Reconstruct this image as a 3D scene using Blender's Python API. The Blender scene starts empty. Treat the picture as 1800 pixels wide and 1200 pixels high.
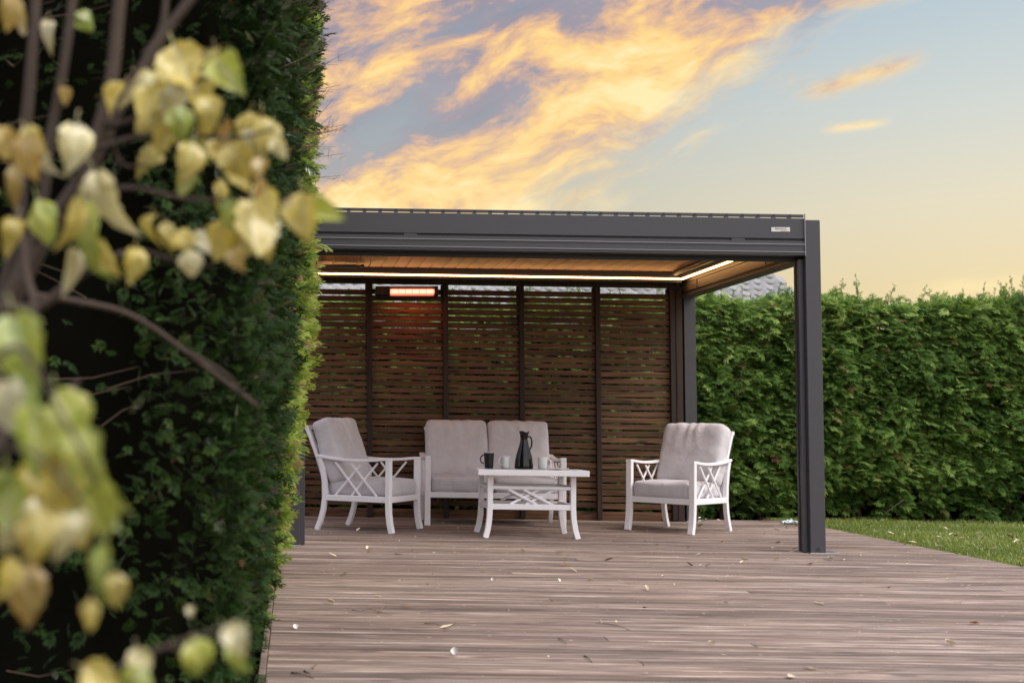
import bpy, bmesh, math, random
import numpy as np
from mathutils import Vector, Matrix, Euler, noise

R = math.radians
rng = random.Random(7)
C = bpy.context.scene.collection
sc = bpy.context.scene

# ------------------------------------------------------------------ camera
F = 2315.0; PX, PY = 515.0, 633.0; PITCH = 0.046; CAMZ = 0.92
cam_d = bpy.data.cameras.new('camera')
cam = bpy.data.objects.new('camera', cam_d); C.objects.link(cam)
cam.location = (0, 0, CAMZ)
cam.rotation_euler = (math.pi/2 + PITCH, 0, 0)
cam_d.sensor_fit = 'HORIZONTAL'; cam_d.sensor_width = 36
cam_d.lens = F/1800*36
cam_d.shift_x = (900-PX)/1800
cam_d.shift_y = (PY-600)/1800
cam_d.clip_start = 0.05; cam_d.clip_end = 2000
cam_d.dof.use_dof = True
cam_d.dof.focus_distance = 9.6
cam_d.dof.aperture_fstop = 3.4
cam_d.dof.aperture_blades = 9
sc.camera = cam

# ------------------------------------------------------------------ sun, exposure
SUN_EL, SUN_AZ = R(48), R(114)          # azimuth measured from +Y towards +X
EXPO = 0.85
sun_d = bpy.data.lights.new('sun', 'SUN'); sun_d.energy = 1.5; sun_d.angle = R(28)
sun_d.color = (1, .94, .84)
sun = bpy.data.objects.new('sun', sun_d); C.objects.link(sun)
sdir = Vector((math.sin(SUN_AZ)*math.cos(SUN_EL), math.cos(SUN_AZ)*math.cos(SUN_EL), math.sin(SUN_EL)))
sun.rotation_euler = sdir.to_track_quat('Z', 'Y').to_euler()
sun.location = sdir*50
vs = sc.view_settings
sc.display_settings.display_device = 'sRGB'
vs.view_transform = 'Standard'; vs.look = 'None'; vs.gamma = 1; vs.exposure = EXPO; vs.use_curve_mapping = False
sc.render.engine = 'CYCLES'
sc.cycles.use_denoising = True
sc.cycles.max_bounces = 7; sc.cycles.diffuse_bounces = 4; sc.cycles.glossy_bounces = 3
sc.cycles.transmission_bounces = 4; sc.cycles.transparent_max_bounces = 6
sc.cycles.sample_clamp_indirect = 6

# ------------------------------------------------------------------ node helpers
class NT:
    def __init__(s, tree): s.t = tree; s.n = tree.nodes; s.l = tree.links
    def new(s, typ, **kw):
        n = s.n.new(typ)
        for k, v in kw.items(): setattr(n, k, v)
        return n
    def put(s, sock, v):
        if hasattr(v, 'is_output') or isinstance(v, bpy.types.NodeSocket): s.l.new(v, sock)
        else:
            if isinstance(v, (tuple, list)) and len(v) == 3 and sock.type == 'RGBA': v = (*v, 1)
            sock.default_value = v
    def math(s, op, a, b=None, c=None, clamp=False):
        n = s.new('ShaderNodeMath', operation=op); n.use_clamp = clamp
        s.put(n.inputs[0], a)
        if b is not None: s.put(n.inputs[1], b)
        if c is not None: s.put(n.inputs[2], c)
        return n.outputs[0]
    def vmath(s, op, a, b=None):
        n = s.new('ShaderNodeVectorMath', operation=op)
        s.put(n.inputs[0], a)
        if b is not None: s.put(n.inputs[3 if op == 'SCALE' else 1], b)
        return n.outputs['Value'] if op in ('DOT_PRODUCT', 'LENGTH') else n.outputs[0]
    def dot(s, a, v): return s.vmath('DOT_PRODUCT', a, tuple(v))
    def comb(s, x, y, z):
        n = s.new('ShaderNodeCombineXYZ')
        for i, v in enumerate((x, y, z)): s.put(n.inputs[i], v)
        return n.outputs[0]
    def noise(s, vec, scale, detail=4, rough=.55, dist=0, out='Fac'):
        n = s.new('ShaderNodeTexNoise'); s.put(n.inputs['Vector'], vec)
        n.inputs['Scale'].default_value = scale; n.inputs['Detail'].default_value = detail
        n.inputs['Roughness'].default_value = rough; n.inputs['Distortion'].default_value = dist
        return n.outputs[out]
    def ramp(s, fac, stops, interp='LINEAR'):
        n = s.new('ShaderNodeValToRGB'); s.put(n.inputs[0], fac); cr = n.color_ramp; cr.interpolation = interp
        while len(cr.elements) < len(stops): cr.elements.new(.5)
        for e, (p, c) in zip(cr.elements, stops):
            e.position = p; e.color = (*c, 1) if isinstance(c, (tuple, list)) else (c, c, c, 1)
        return n.outputs[0]
    def sstep(s, v, a, b):
        n = s.new('ShaderNodeMapRange', interpolation_type='SMOOTHSTEP')
        s.put(n.inputs[0], v); n.inputs[1].default_value = a; n.inputs[2].default_value = b
        n.inputs[3].default_value = 0; n.inputs[4].default_value = 1
        return n.outputs[0]
    def mix(s, f, a, b, blend='MIX'):
        n = s.new('ShaderNodeMix', data_type='RGBA', blend_type=blend)
        s.put(n.inputs[0], f); s.put(n.inputs[6], a); s.put(n.inputs[7], b)
        return n.outputs[2]
    def mapping(s, vec, scale=(1, 1, 1), loc=(0, 0, 0), rot=(0, 0, 0)):
        n = s.new('ShaderNodeMapping'); s.put(n.inputs[0], vec)
        n.inputs[1].default_value = loc; n.inputs[2].default_value = rot; n.inputs[3].default_value = scale
        return n.outputs[0]

# ------------------------------------------------------------------ sky (world)
def dirv(az, el): return Vector((math.sin(az)*math.cos(el), math.cos(az)*math.cos(el), math.sin(el)))
def pixdir(x, y):
    u, v = (x-PX)/F, (PY-y)/F
    return Vector((u, math.cos(PITCH)-v*math.sin(PITCH), math.sin(PITCH)+v*math.cos(PITCH))).normalized()

world = bpy.data.worlds.new('World'); sc.world = world; world.use_nodes = True
w = NT(world.node_tree); w.n.clear()
out = w.new('ShaderNodeOutputWorld'); bg = w.new('ShaderNodeBackground')
w.l.new(bg.outputs[0], out.inputs[0])
D = w.new('ShaderNodeTexCoord').outputs['Generated']
sky = w.new('ShaderNodeTexSky'); sky.sky_type = 'NISHITA'; sky.sun_disc = False
sky.sun_elevation = SUN_EL; sky.sun_rotation = SUN_AZ; sky.air_density = 1.0; sky.dust_density = 2.0
sep = w.new('ShaderNodeSeparateXYZ'); w.l.new(D, sep.inputs[0])
el = w.math('ARCSINE', w.math('MINIMUM', w.math('MAXIMUM', sep.outputs[2], -1), 1))
grad = w.ramp(w.math('DIVIDE', w.math('MAXIMUM', el, 0), 1.6, clamp=True), [
    (0.0, (.88, .68, .33)), (.055, (.88, .69, .36)), (.095, (.82, .72, .50)), (.135, (.66, .68, .61)),
    (.19, (.46, .575, .635)), (.36, (.46, .56, .66)), (1.0, (.58, .62, .67))])
side = w.sstep(w.dot(D, (math.cos(.3), -math.sin(.3), 0)), -.33, .26)
grad = w.mix(side, w.mix(1.0, grad, (.62, .66, .72), 'MULTIPLY'), grad)
# cloud frame
cc = pixdir(1000, 180); rr = Vector((cc.y, -cc.x, 0)).normalized(); uu = rr.cross(cc).normalized()
a0 = R(15)
e1 = rr*math.cos(a0)+uu*math.sin(a0); e2 = -rr*math.sin(a0)+uu*math.cos(a0)
warp = w.noise(D, 7, 4, .55, out='Color')
Dw = w.vmath('ADD', D, w.vmath('SCALE', w.vmath('SUBTRACT', warp, (.5, .5, .5)), .05))
def cvec(sx, sy, sz): return w.comb(w.math('MULTIPLY', w.dot(Dw, e1), sx), w.math('MULTIPLY', w.dot(Dw, e2), sy), w.math('MULTIPLY', w.dot(Dw, cc), sz))
n1 = w.noise(cvec(4.2, 15, 4.2), 1.0, 12, .62, .3)
n2 = w.noise(cvec(9, 21, 9), 1.0, 14, .66, .35)
n3 = w.noise(cvec(3.0, 10, 3.0), 1.0, 6, .55, .2)
A, B = pixdir(1730, -60), pixdir(1010, 395)
pn = A.cross(B).normalized()
if pn.dot(pixdir(800, 100)) < 0: pn = -pn
edge = w.math('ADD', w.dot(D, pn), w.math('MULTIPLY', w.math('SUBTRACT', n1, .5), .22))
mask = w.sstep(edge, -.006, .045)
holes = w.sstep(w.math('ADD', w.math('MULTIPLY', n3, .70), w.math('MULTIPLY', n2, .42)), .385, .585)
mask = w.math('MULTIPLY', mask, w.math('ADD', .34, w.math('MULTIPLY', holes, .66)))
def wisp(p, q, wid, amp):
    P, Q = pixdir(*p), pixdir(*q); nn = P.cross(Q).normalized(); ax = (Q-P).normalized(); mid = (P+Q)*.5
    half = (Q-P).length/2
    dist = w.math('ADD', w.dot(D, nn), w.math('MULTIPLY', w.math('SUBTRACT', n2, .5), .018))
    al = w.math('SUBTRACT', w.dot(D, ax), mid.dot(ax))
    g = w.math('POWER', 2.718, w.math('MULTIPLY', -1.0, w.math('POWER', w.math('DIVIDE', dist, wid), 2)))
    t = w.math('SUBTRACT', 1.0, w.sstep(w.math('ABSOLUTE', al), half*.35, half*1.1))
    return w.math('MULTIPLY', w.math('MULTIPLY', g, t), amp)
mask = w.math('MAXIMUM', mask, wisp((1390, 172), (1640, 92), .006, .75))
mask = w.math('MAXIMUM', mask, wisp((1440, 230), (1570, 214), .003, .7))
mask = w.math('MAXIMUM', mask, wisp((1600, 520), (1840, 492), .006, .45))
lit = w.math('ADD', w.math('MULTIPLY', n2, 2.1), w.math('MULTIPLY', n1, .8))
lit = w.math('ADD', lit, w.math('MULTIPLY', w.math('SUBTRACT', .225, el), 3.0))
lit = w.math('ADD', lit, w.math('MULTIPLY', w.dot(D, rr), .75))
lit = w.math('ADD', w.math('SUBTRACT', lit, .78), w.math('MULTIPLY', w.math('SUBTRACT', n3, .5), 1.6))
ccol = w.ramp(lit, [(.12, (.25, .235, .27)), (.36, (.36, .285, .31)), (.53, (.80, .47, .25)), (.70, (1.08, .69, .21)), (.92, (1.12, .86, .40))])
skycol = w.mix(mask, grad, ccol)
# the light the photograph implies: the open sky overhead and behind the camera is brighter
boost = w.math('ADD', 1.0, w.math('MULTIPLY', w.sstep(el, .36, 1.25), 2.9))
boost = w.math('ADD', boost, w.math('MULTIPLY', w.sstep(w.math('MULTIPLY', sep.outputs[1], -1), -.6, .9), 1.15))
neutral = w.sstep(w.math('MULTIPLY', sep.outputs[1], -1), -.6, .6)
skycol = w.mix(w.math('MULTIPLY', neutral, .75), skycol, (.61, .62, .67))
skycol = w.vmath('SCALE', skycol, w.math('MULTIPLY', boost, .93*2**-EXPO))
nish = w.vmath('SCALE', sky.outputs[0], .10)           # physical sky at strength 0.1
tot = w.vmath('ADD', w.vmath('SCALE', nish, .12), skycol)
below = w.sstep(sep.outputs[2], -.12, -.01)
tot = w.mix(below, (.10, .09, .07), tot)
w.l.new(tot, bg.inputs[0]); bg.inputs[1].default_value = 1.0

# ------------------------------------------------------------------ materials
def mat(name):
    m = bpy.data.materials.new(name); m.use_nodes = True
    t = NT(m.node_tree); b = t.n['Principled BSDF']
    return m, t, b
def simple(name, col, rough=.5, metal=0, bump=0, bscale=60, var=.0, spec=.5):
    m, t, b = mat(name)
    co = t.new('ShaderNodeTexCoord').outputs['Object']
    n = t.noise(co, bscale, 5, .6)
    if var:
        n0 = t.noise(co, bscale*.12, 4, .6)
        f = t.math('ADD', 1-var*.5, t.math('MULTIPLY', n0, var))
        t.put(b.inputs['Base Color'], t.vmath('SCALE', col, f))
    else: b.inputs['Base Color'].default_value = (*col, 1)
    t.put(b.inputs['Roughness'], t.math('ADD', rough-.06, t.math('MULTIPLY', n, .12)))
    b.inputs['Metallic'].default_value = metal
    b.inputs['Specular IOR Level'].default_value = spec
    if bump:
        bn = t.new('ShaderNodeBump'); bn.inputs['Strength'].default_value = bump; bn.inputs['Distance'].default_value = .004
        t.l.new(n, bn.inputs['Height']); t.l.new(bn.outputs[0], b.inputs['Normal'])
    return m
def emit(name, col, st):
    m, t, b = mat(name)
    b.inputs['Base Color'].default_value = (*col, 1)
    b.inputs['Emission Color'].default_value = (*col, 1); b.inputs['Emission Strength'].default_value = st
    return m

def wood(name, cols, grain=(1.2, 30, 30), rough=.7, knots=.0, streak=0, bump=.4, objvar=.35):
    m, t, b = mat(name)
    co = t.new('ShaderNodeTexCoord').outputs['Object']
    oi = t.new('ShaderNodeObjectInfo').outputs['Random']
    off = t.comb(t.math('MULTIPLY', oi, 37), t.math('MULTIPLY', oi, 91), t.math('MULTIPLY', oi, 53))
    v = t.vmath('ADD', t.mapping(co, grain), off)
    n = t.noise(v, 1, 8, .65, .6)
    c = t.ramp(n, [(.33, cols[0]), (.46, cols[1]), (.56, cols[2]), (.69, cols[3])])
    v2 = t.vmath('ADD', t.mapping(co, (grain[0]*.7, grain[1]*.28, grain[2]*.3)), off)
    n2 = t.noise(v2, 1, 5, .6, .8)
    c = t.mix(t.math('MULTIPLY', t.sstep(n2, .52, .70), .75), c, cols[4])
    tone = t.math('ADD', 1-objvar*.5, t.math('MULTIPLY', t.math('FRACT', t.math('MULTIPLY', oi, 17.31)), objvar))
    c = t.vmath('SCALE', c, tone)
    if streak:
        v3 = t.vmath('ADD', t.mapping(co, (3.2, 60, 60)), off)
        s = t.noise(v3, 1, 6, .7, 1.5)
        c = t.mix(t.math('MULTIPLY', t.sstep(s, .60, .70), streak), c, cols[5])
        # warm / silvered areas wander across the whole deck
        wv = t.new('ShaderNodeNewGeometry').outputs['Position']
        big = t.noise(t.mapping(wv, (.5, 1.2, 1)), 1, 4, .6)
        c = t.mix(t.math('MULTIPLY', t.sstep(big, .38, .66), .5), c, t.mix(1, c, (1.03, .985, .94), 'MULTIPLY'))
        # fine machined ribs along each board
        sp = t.new('ShaderNodeSeparateXYZ'); t.l.new(co, sp.inputs[0])
        rib = t.math('SINE', t.math('MULTIPLY', sp.outputs[1], 2*math.pi/.0235))
        c = t.vmath('SCALE', c, t.math('ADD', .92, t.math('MULTIPLY', rib, .17)))
    if knots:
        vo = t.new('ShaderNodeTexVoronoi'); t.put(vo.inputs['Vector'], t.vmath('ADD', t.mapping(co, (3.6, 15, 15)), off)); vo.inputs['Scale'].default_value = 1
        k = t.math('SUBTRACT', 1, t.sstep(vo.outputs['Distance'], .12, .30))
        kc = t.math('MULTIPLY', k, t.sstep(t.noise(t.vmath('ADD', t.mapping(co, (1.7, 4, 4)), off), 1, 1), .53, .58))
        c = t.mix(t.math('MULTIPLY', kc, knots), c, cols[5])
    t.put(b.inputs['Base Color'], c)
    t.put(b.inputs['Roughness'], t.math('ADD', rough-.1, t.math('MULTIPLY', n, .2)))
    b.inputs['Specular IOR Level'].default_value = .35
    bn = t.new('ShaderNodeBump'); bn.inputs['Strength'].default_value = bump; bn.inputs['Distance'].default_value = .003
    t.l.new(n, bn.inputs['Height']); t.l.new(bn.outputs[0], b.inputs['Normal'])
    return m

M = {}
M['metal'] = simple('anthracite_metal', (.052, .049, .057), .42, 0, .08, 900, .10)
M['metal_dark'] = simple('black_metal', (.022, .021, .023), .45, 0, .05, 600, .1)
M['trim'] = simple('trim_highlight_metal', (.26, .25, .27), .35, .3, 0, 60)  # also paints the highlights on the cassette ridges
M['steel'] = simple('galvanised_steel', (.42, .43, .45), .35, .8, .1, 80, .2)
M['louver'] = simple('louver_coating', (.52, .27, .125), .45, 0, .05, 400, .1)
M['beam_in'] = simple('inner_beam_coating', (.085, .066, .056), .5, 0, .05, 400, .12)
M['white'] = simple('white_coated_aluminium', (.88, .85, .885), .38, 0, .03, 500, .06)
M['glass_top'] = simple('grey_glass_top', (.16, .17, .18), .08, 0, 0, 60)
M['black_gloss'] = simple('black_gloss', (.006, .006, .007), .12, 0, 0, 30)
M['black_matte'] = simple('black_ceramic', (.012, .012, .013), .35, 0, 0, 30)
M['porcelain'] = simple('white_porcelain', (.80, .79, .78), .22, 0, 0, 30)
M['paper'] = simple('white_paper', (.82, .82, .80), .6)
M['bark'] = simple('shrub_bark', (.056, .037, .026), .85, 0, .5, 45, .5)
M['twig'] = simple('dry_twig', (.22, .16, .12), .85, 0, .4, 90, .5)
M['thuja_bark'] = simple('thuja_bark', (.13, .085, .06), .9, 0, .6, 40, .5)
M['soil'] = simple('soil', (.055, .040, .030), .95, 0, .9, 12, .5)
M['wall'] = simple('house_render', (.55, .53, .50), .85, 0, .2, 60, .1)
M['plastic'] = simple('crumpled_plastic', (.55, .66, .68), .25, 0, .3, 40, .2)
M['plate'] = simple('silver_plate', (.62, .60, .57), .4, .2)
M['print'] = simple('dark_print', (.03, .03, .03), .5)
M['led'] = emit('led_strip', (1.0, .52, .18), 6.5)
M['heat'] = emit('glowing_heating_tube', (1.0, .30, .20), 1.7)
M['reflector'] = simple('heater_reflector', (.65, .45, .38), .3, .7)
M['deck'] = wood('weathered_deck_board', [(.073, .050, .040), (.190, .134, .108), (.315, .233, .196), (.55, .445, .385), (.109, .089, .084), (.040, .034, .036)], (1.3, 40, 40), .62, .6, .85, .6, .70)
M['slat'] = wood('stained_pine_slat', [(.046, .021, .011), (.094, .044, .022), (.140, .069, .034), (.22, .118, .062), (.060, .034, .021), (.014, .008, .006)], (1.6, 34, 34), .65, .85, 0, .3, .5)
M['batten'] = wood('dark_stained_batten', [(.020, .012, .010), (.030, .018, .014), (.040, .024, .018), (.05, .03, .022), (.035, .02, .015), (.015, .01, .008)], (30, 30, 1.5), .7, 0, 0, .3, .3)

m, t, b = mat('cushion_fabric'); M['fabric'] = m
co = t.new('ShaderNodeTexCoord').outputs['Object']
wv = t.noise(t.mapping(co, (260, 260, 260)), 1, 2, .6); bl = t.noise(co, 7, 5, .6)
c = t.ramp(bl, [(.3, (.575, .545, .57)), (.7, (.675, .65, .68))])
t.put(b.inputs['Base Color'], t.mix(t.math('MULTIPLY', wv, .3), c, (.46, .41, .43)))
b.inputs['Roughness'].default_value = .9; b.inputs['Specular IOR Level'].default_value = .2
b.inputs['Sheen Weight'].default_value = .15
bn = t.new('ShaderNodeBump'); bn.inputs['Strength'].default_value = .6; bn.inputs['Distance'].default_value = .014
t.l.new(t.math('ADD', t.math('MULTIPLY', wv, .25), t.noise(t.mapping(co, (16, 16, 5)), 1, 5, .6, .8)), bn.inputs['Height']); t.l.new(bn.outputs[0], b.inputs['Normal'])

m, t, b = mat('roof_tile_clay'); M['tile'] = m
co = t.new('ShaderNodeTexCoord').outputs['Object']; oi = t.new('ShaderNodeObjectInfo').outputs['Random']
nn = t.noise(t.vmath('ADD', t.mapping(co, (9, 9, 9)), t.comb(t.math('MULTIPLY', oi, 40), 0, 0)), 1, 5, .65)
c = t.ramp(nn, [(.3, (.17, .168, .168)), (.55, (.25, .246, .246)), (.75, (.33, .325, .32))])
t.put(b.inputs['Base Color'], t.vmath('SCALE', c, t.math('ADD', .8, t.math('MULTIPLY', oi, .35)))); b.inputs['Roughness'].default_value = .7

def foliage(name, cols, transl=.35, dead=None, rough=.55):
    """vertex attribute 'leaf': r = random per spray, g = position along the spray (tip = 1), b = clump random, plus any painted fringe light"""
    m = bpy.data.materials.new(name); m.use_nodes = True; t = NT(m.node_tree); t.n.clear()
    o = t.new('ShaderNodeOutputMaterial')
    at = t.new('ShaderNodeAttribute', attribute_name='leaf'); sp = t.new('ShaderNodeSeparateXYZ'); t.l.new(at.outputs['Vector'], sp.inputs[0])
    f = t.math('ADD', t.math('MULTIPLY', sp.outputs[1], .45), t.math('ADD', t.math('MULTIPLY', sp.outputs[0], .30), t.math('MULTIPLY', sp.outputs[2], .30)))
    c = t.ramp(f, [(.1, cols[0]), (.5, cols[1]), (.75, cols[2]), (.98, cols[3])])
    if dead: c = t.mix(t.sstep(sp.outputs[0], dead[0], dead[0]+.02), c, dead[1])
    d = t.new('ShaderNodeBsdfDiffuse'); tr = t.new('ShaderNodeBsdfTranslucent'); g = t.new('ShaderNodeBsdfGlossy')
    t.l.new(c, d.inputs[0]); t.put(tr.inputs[0], t.mix(1, c, (1.2, 1.25, .6), 'MULTIPLY')); g.inputs['Roughness'].default_value = rough
    g.inputs[0].default_value = (.8, .85, .8, 1)
    m1 = t.new('ShaderNodeMixShader'); m1.inputs[0].default_value = transl; t.l.new(d.outputs[0], m1.inputs[1]); t.l.new(tr.outputs[0], m1.inputs[2])
    fr = t.new('ShaderNodeFresnel'); fr.inputs[0].default_value = 1.35
    m2 = t.new('ShaderNodeMixShader'); t.l.new(t.math('MULTIPLY', fr.outputs[0], .25), m2.inputs[0]); t.l.new(m1.outputs[0], m2.inputs[1]); t.l.new(g.outputs[0], m2.inputs[2])
    t.l.new(m2.outputs[0], o.inputs[0]); return m
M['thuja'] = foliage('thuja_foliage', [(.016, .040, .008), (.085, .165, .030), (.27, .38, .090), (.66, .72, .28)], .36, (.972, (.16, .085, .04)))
M['thuja_lit'] = foliage('lit_fringe_thuja', [(.05, .09, .015), (.16, .24, .035), (.36, .43, .09), (.62, .62, .22)], .42, (.90, (.34, .19, .11)))  # lighter copy, paints the sunlit fringe at the left hedge's far end
M['thuja_shade'] = foliage('shaded_thuja_foliage', [(.008, .018, .005), (.020, .042, .010), (.050, .085, .018), (.26, .29, .08)], .25, (.982, (.20, .11, .06)), .45)  # darkened copy, shade on the left hedge painted into its colour
M['grass'] = foliage('lawn_grass', [(.07, .10, .020), (.19, .24, .05), (.36, .38, .12), (.54, .48, .26)], .35)
M['core'] = simple('inner_foliage_shade', (.006, .006, .004), 1.0, 0, 1, 25, .5, 0.0)  # near-black, stands in for the shade inside the hedges

def leafmat(name, c0, c1, transl=.4):
    m = bpy.data.materials.new(name); m.use_nodes = True; t = NT(m.node_tree); t.n.clear(); o = t.new('ShaderNodeOutputMaterial')
    co = t.new('ShaderNodeTexCoord').outputs['Object']; oi = t.new('ShaderNodeObjectInfo').outputs['Random']
    n = t.noise(t.vmath('ADD', t.mapping(co, (22, 22, 22)), t.comb(t.math('MULTIPLY', oi, 30), 3, 1)), 1, 4, .6)
    sp = t.new('ShaderNodeSeparateXYZ'); t.l.new(co, sp.inputs[0])
    c = t.mix(t.sstep(n, .35, .68), c0, c1)
    vein = t.math('SUBTRACT', 1, t.sstep(t.math('ABSOLUTE', sp.outputs[0]), .0005, .002))
    c = t.mix(t.math('MULTIPLY', vein, .4), c, (.62, .60, .35))
    n2 = t.noise(t.vmath('ADD', t.mapping(co, (60, 60, 60)), t.comb(t.math('MULTIPLY', oi, 70), 3, 1)), 1, 3, .5)
    c = t.mix(t.math('MULTIPLY', t.sstep(n2, .66, .72), .7), c, (.20, .11, .04))
    c = t.vmath('SCALE', c, t.math('ADD', .78, t.math('MULTIPLY', oi, .4)))
    d = t.new('ShaderNodeBsdfDiffuse'); tr = t.new('ShaderNodeBsdfTranslucent'); g = t.new('ShaderNodeBsdfGlossy'); g.inputs['Roughness'].default_value = .4
    t.l.new(c, d.inputs[0]); t.l.new(c, tr.inputs[0])
    m1 = t.new('ShaderNodeMixShader'); m1.inputs[0].default_value = transl; t.l.new(d.outputs[0], m1.inputs[1]); t.l.new(tr.outputs[0], m1.inputs[2])
    m2 = t.new('ShaderNodeMixShader'); m2.inputs[0].default_value = .07; t.l.new(m1.outputs[0], m2.inputs[1]); t.l.new(g.outputs[0], m2.inputs[2])
    t.l.new(m2.outputs[0], o.inputs[0]); return m
M['leaf_y'] = leafmat('yellow_leaf', (.56, .43, .06), (.62, .52, .14))
M['leaf_p'] = leafmat('pale_leaf', (.64, .55, .22), (.74, .70, .46))
M['leaf_g'] = leafmat('green_yellow_leaf', (.24, .33, .035), (.46, .47, .08))
M['leaf_o'] = leafmat('ochre_leaf', (.50, .31, .06), (.56, .42, .13))
M['litter_p'] = leafmat('dry_pale_leaf', (.64, .52, .35), (.80, .70, .53), .1)
M['litter_b'] = leafmat('dry_brown_leaf', (.16, .08, .04), (.30, .16, .08), .1)
M['litter_w'] = leafmat('white_leaf', (.75, .72, .66), (.80, .78, .72), .15)

# ------------------------------------------------------------------ mesh helpers
S = 0.015                       # the deck falls gently to the right
TH = math.atan(S)
def gz(x): return -S*x

class MB:
    def __init__(s): s.v = []; s.f = []
    def add(s, vs_, fs_):
        o = len(s.v); s.v += [tuple(p) for p in vs_]; s.f += [tuple(i+o for i in f) for f in fs_]; return s
    def box(s, x0, x1, y0, y1, z0, z1, ch=0.0, M_=None):
        if ch:
            bm = bmesh.new(); bmesh.ops.create_cube(bm, size=1)
            for v in bm.verts: v.co = Vector((x0+(v.co.x+.5)*(x1-x0), y0+(v.co.y+.5)*(y1-y0), z0+(v.co.z+.5)*(z1-z0)))
            bmesh.ops.bevel(bm, geom=bm.edges[:], offset=ch, segments=1, affect='EDGES')
            bm.verts.index_update()
            vs_ = [v.co.copy() for v in bm.verts]; fs_ = [[v.index for v in f.verts] for f in bm.faces]; bm.free()
        else:
            vs_ = [Vector((x, y, z)) for z in (z0, z1) for y in (y0, y1) for x in (x0, x1)]
            fs_ = [(0, 2, 3, 1), (4, 5, 7, 6), (0, 1, 5, 4), (2, 6, 7, 3), (0, 4, 6, 2), (1, 3, 7, 5)]
        if M_: vs_ = [M_ @ v for v in vs_]
        return s.add(vs_, fs_)
    def sweep(s, pts, w_, h_, side, ch=.004):
        """rectangular section swept along pts; width w_ along vector side, height h_ across"""
        side = Vector(side).normalized(); n = len(pts); pts = [Vector(p) for p in pts]; vs_ = []
        for i, p in enumerate(pts):
            tg = (pts[min(i+1, n-1)]-pts[max(i-1, 0)]).normalized()
            up = side.cross(tg).normalized()
            a, b_ = w_/2, h_/2
            for (u, q) in ((-a+ch, -b_), (a-ch, -b_), (a, -b_+ch), (a, b_-ch), (a-ch, b_), (-a+ch, b_), (-a, b_-ch), (-a, -b_+ch)):
                vs_.append(p+side*u+up*q)
        fs_ = [tuple(i*8+k for k in reversed(range(8))) if False else None for i in ()]
        for i in range(n-1):
            for k in range(8):
                fs_.append((i*8+k, i*8+(k+1) % 8, (i+1)*8+(k+1) % 8, (i+1)*8+k))
        fs_.append(tuple(reversed(range(8)))); fs_.append(tuple((n-1)*8+k for k in range(8)))
        return s.add(vs_, fs_)
    def tube(s, pts, rad, seg=8, cap=True):
        pts = [Vector(p) for p in pts]; n = len(pts)
        if not hasattr(rad, '__len__'): rad = [rad]*n
        ref = Vector((0, 0, 1)); vs_ = []; fs_ = []; prev = None
        for i, p in enumerate(pts):
            tg = (pts[min(i+1, n-1)]-pts[max(i-1, 0)]).normalized()
            if prev is None:
                a = tg.cross(ref if abs(tg.z) < .9 else Vector((1, 0, 0))).normalized()
            else: a = (prev-tg*prev.dot(tg)).normalized()
            prev = a; b_ = tg.cross(a)
            for k in range(seg):
                q = 2*math.pi*k/seg; vs_.append(p+(a*math.cos(q)+b_*math.sin(q))*rad[i])
        for i in range(n-1):
            for k in range(seg): fs_.append((i*seg+k, i*seg+(k+1) % seg, (i+1)*seg+(k+1) % seg, (i+1)*seg+k))
        if cap: fs_.append(tuple(reversed(range(seg)))); fs_.append(tuple((n-1)*seg+k for k in range(seg)))
        return s.add(vs_, fs_)
    def lathe(s, prof, seg=28, c=(0, 0, 0)):
        vs_ = []; fs_ = []
        for (r_, z) in prof:
            for k in range(seg):
                q = 2*math.pi*k/seg; vs_.append((c[0]+r_*math.cos(q), c[1]+r_*math.sin(q), c[2]+z))
        for i in range(len(prof)-1):
            for k in range(seg): fs_.append((i*seg+k, i*seg+(k+1) % seg, (i+1)*seg+(k+1) % seg, (i+1)*seg+k))
        return s.add(vs_, fs_)
    def mesh(s, name, m_, smooth=False, shear=False):
        me = bpy.data.meshes.new(name)
        vv = [(x, y, z-S*x) for (x, y, z) in s.v] if shear else s.v
        me.from_pydata(vv, [], s.f); me.update()
        if m_: me.materials.append(m_)
        if smooth: me.polygons.foreach_set('use_smooth', [True]*len(me.polygons))
        return me
    def build(s, name, m_, parent=None, smooth=False, shear=False, world_coords=False):
        o = bpy.data.objects.new(name, s.mesh(name, m_, smooth, shear)); C.objects.link(o)
        if parent:
            o.parent = parent
            if world_coords: o.location = -wloc(parent)
        return o
def wloc(o):
    v = Vector(o.location)
    while o.parent: o = o.parent; v = v + Vector(o.location)
    return v
def tag(o, label=None, cat=None, group=None, kind=None):
    if label: o['label'] = label
    if cat: o['category'] = cat
    if group: o['group'] = group
    if kind: o['kind'] = kind
    return o
def thing(name, label, cat, loc=(0, 0, 0), rz=0, tilt=True, group=None):
    o = bpy.data.objects.new(name, None); C.objects.link(o); o.empty_display_size = .1
    Rm = Matrix.Rotation(TH if tilt else 0, 3, 'Y') @ Matrix.Rotation(rz, 3, 'Z')
    o.location = loc; o.rotation_euler = Rm.to_euler(); return tag(o, label, cat, group)
def link(name, me, parent=None, loc=(0, 0, 0), rot=(0, 0, 0), scale=None):
    o = bpy.data.objects.new(name, me); C.objects.link(o); o.location = loc; o.rotation_euler = rot
    if scale: o.scale = scale
    if parent: o.parent = parent
    return o
def unproj(x, y, Y):
    d = pixdir(x, y); t = Y/d.y; return Vector((0, 0, CAMZ))+d*t
def ground_at(x, y, dz=0.0):
    """point of the sloping deck seen at pixel x, y"""
    d = pixdir(x, y); t = -(CAMZ-dz)/(d.z+S*d.x); return Vector((0, 0, CAMZ))+d*t

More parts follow.
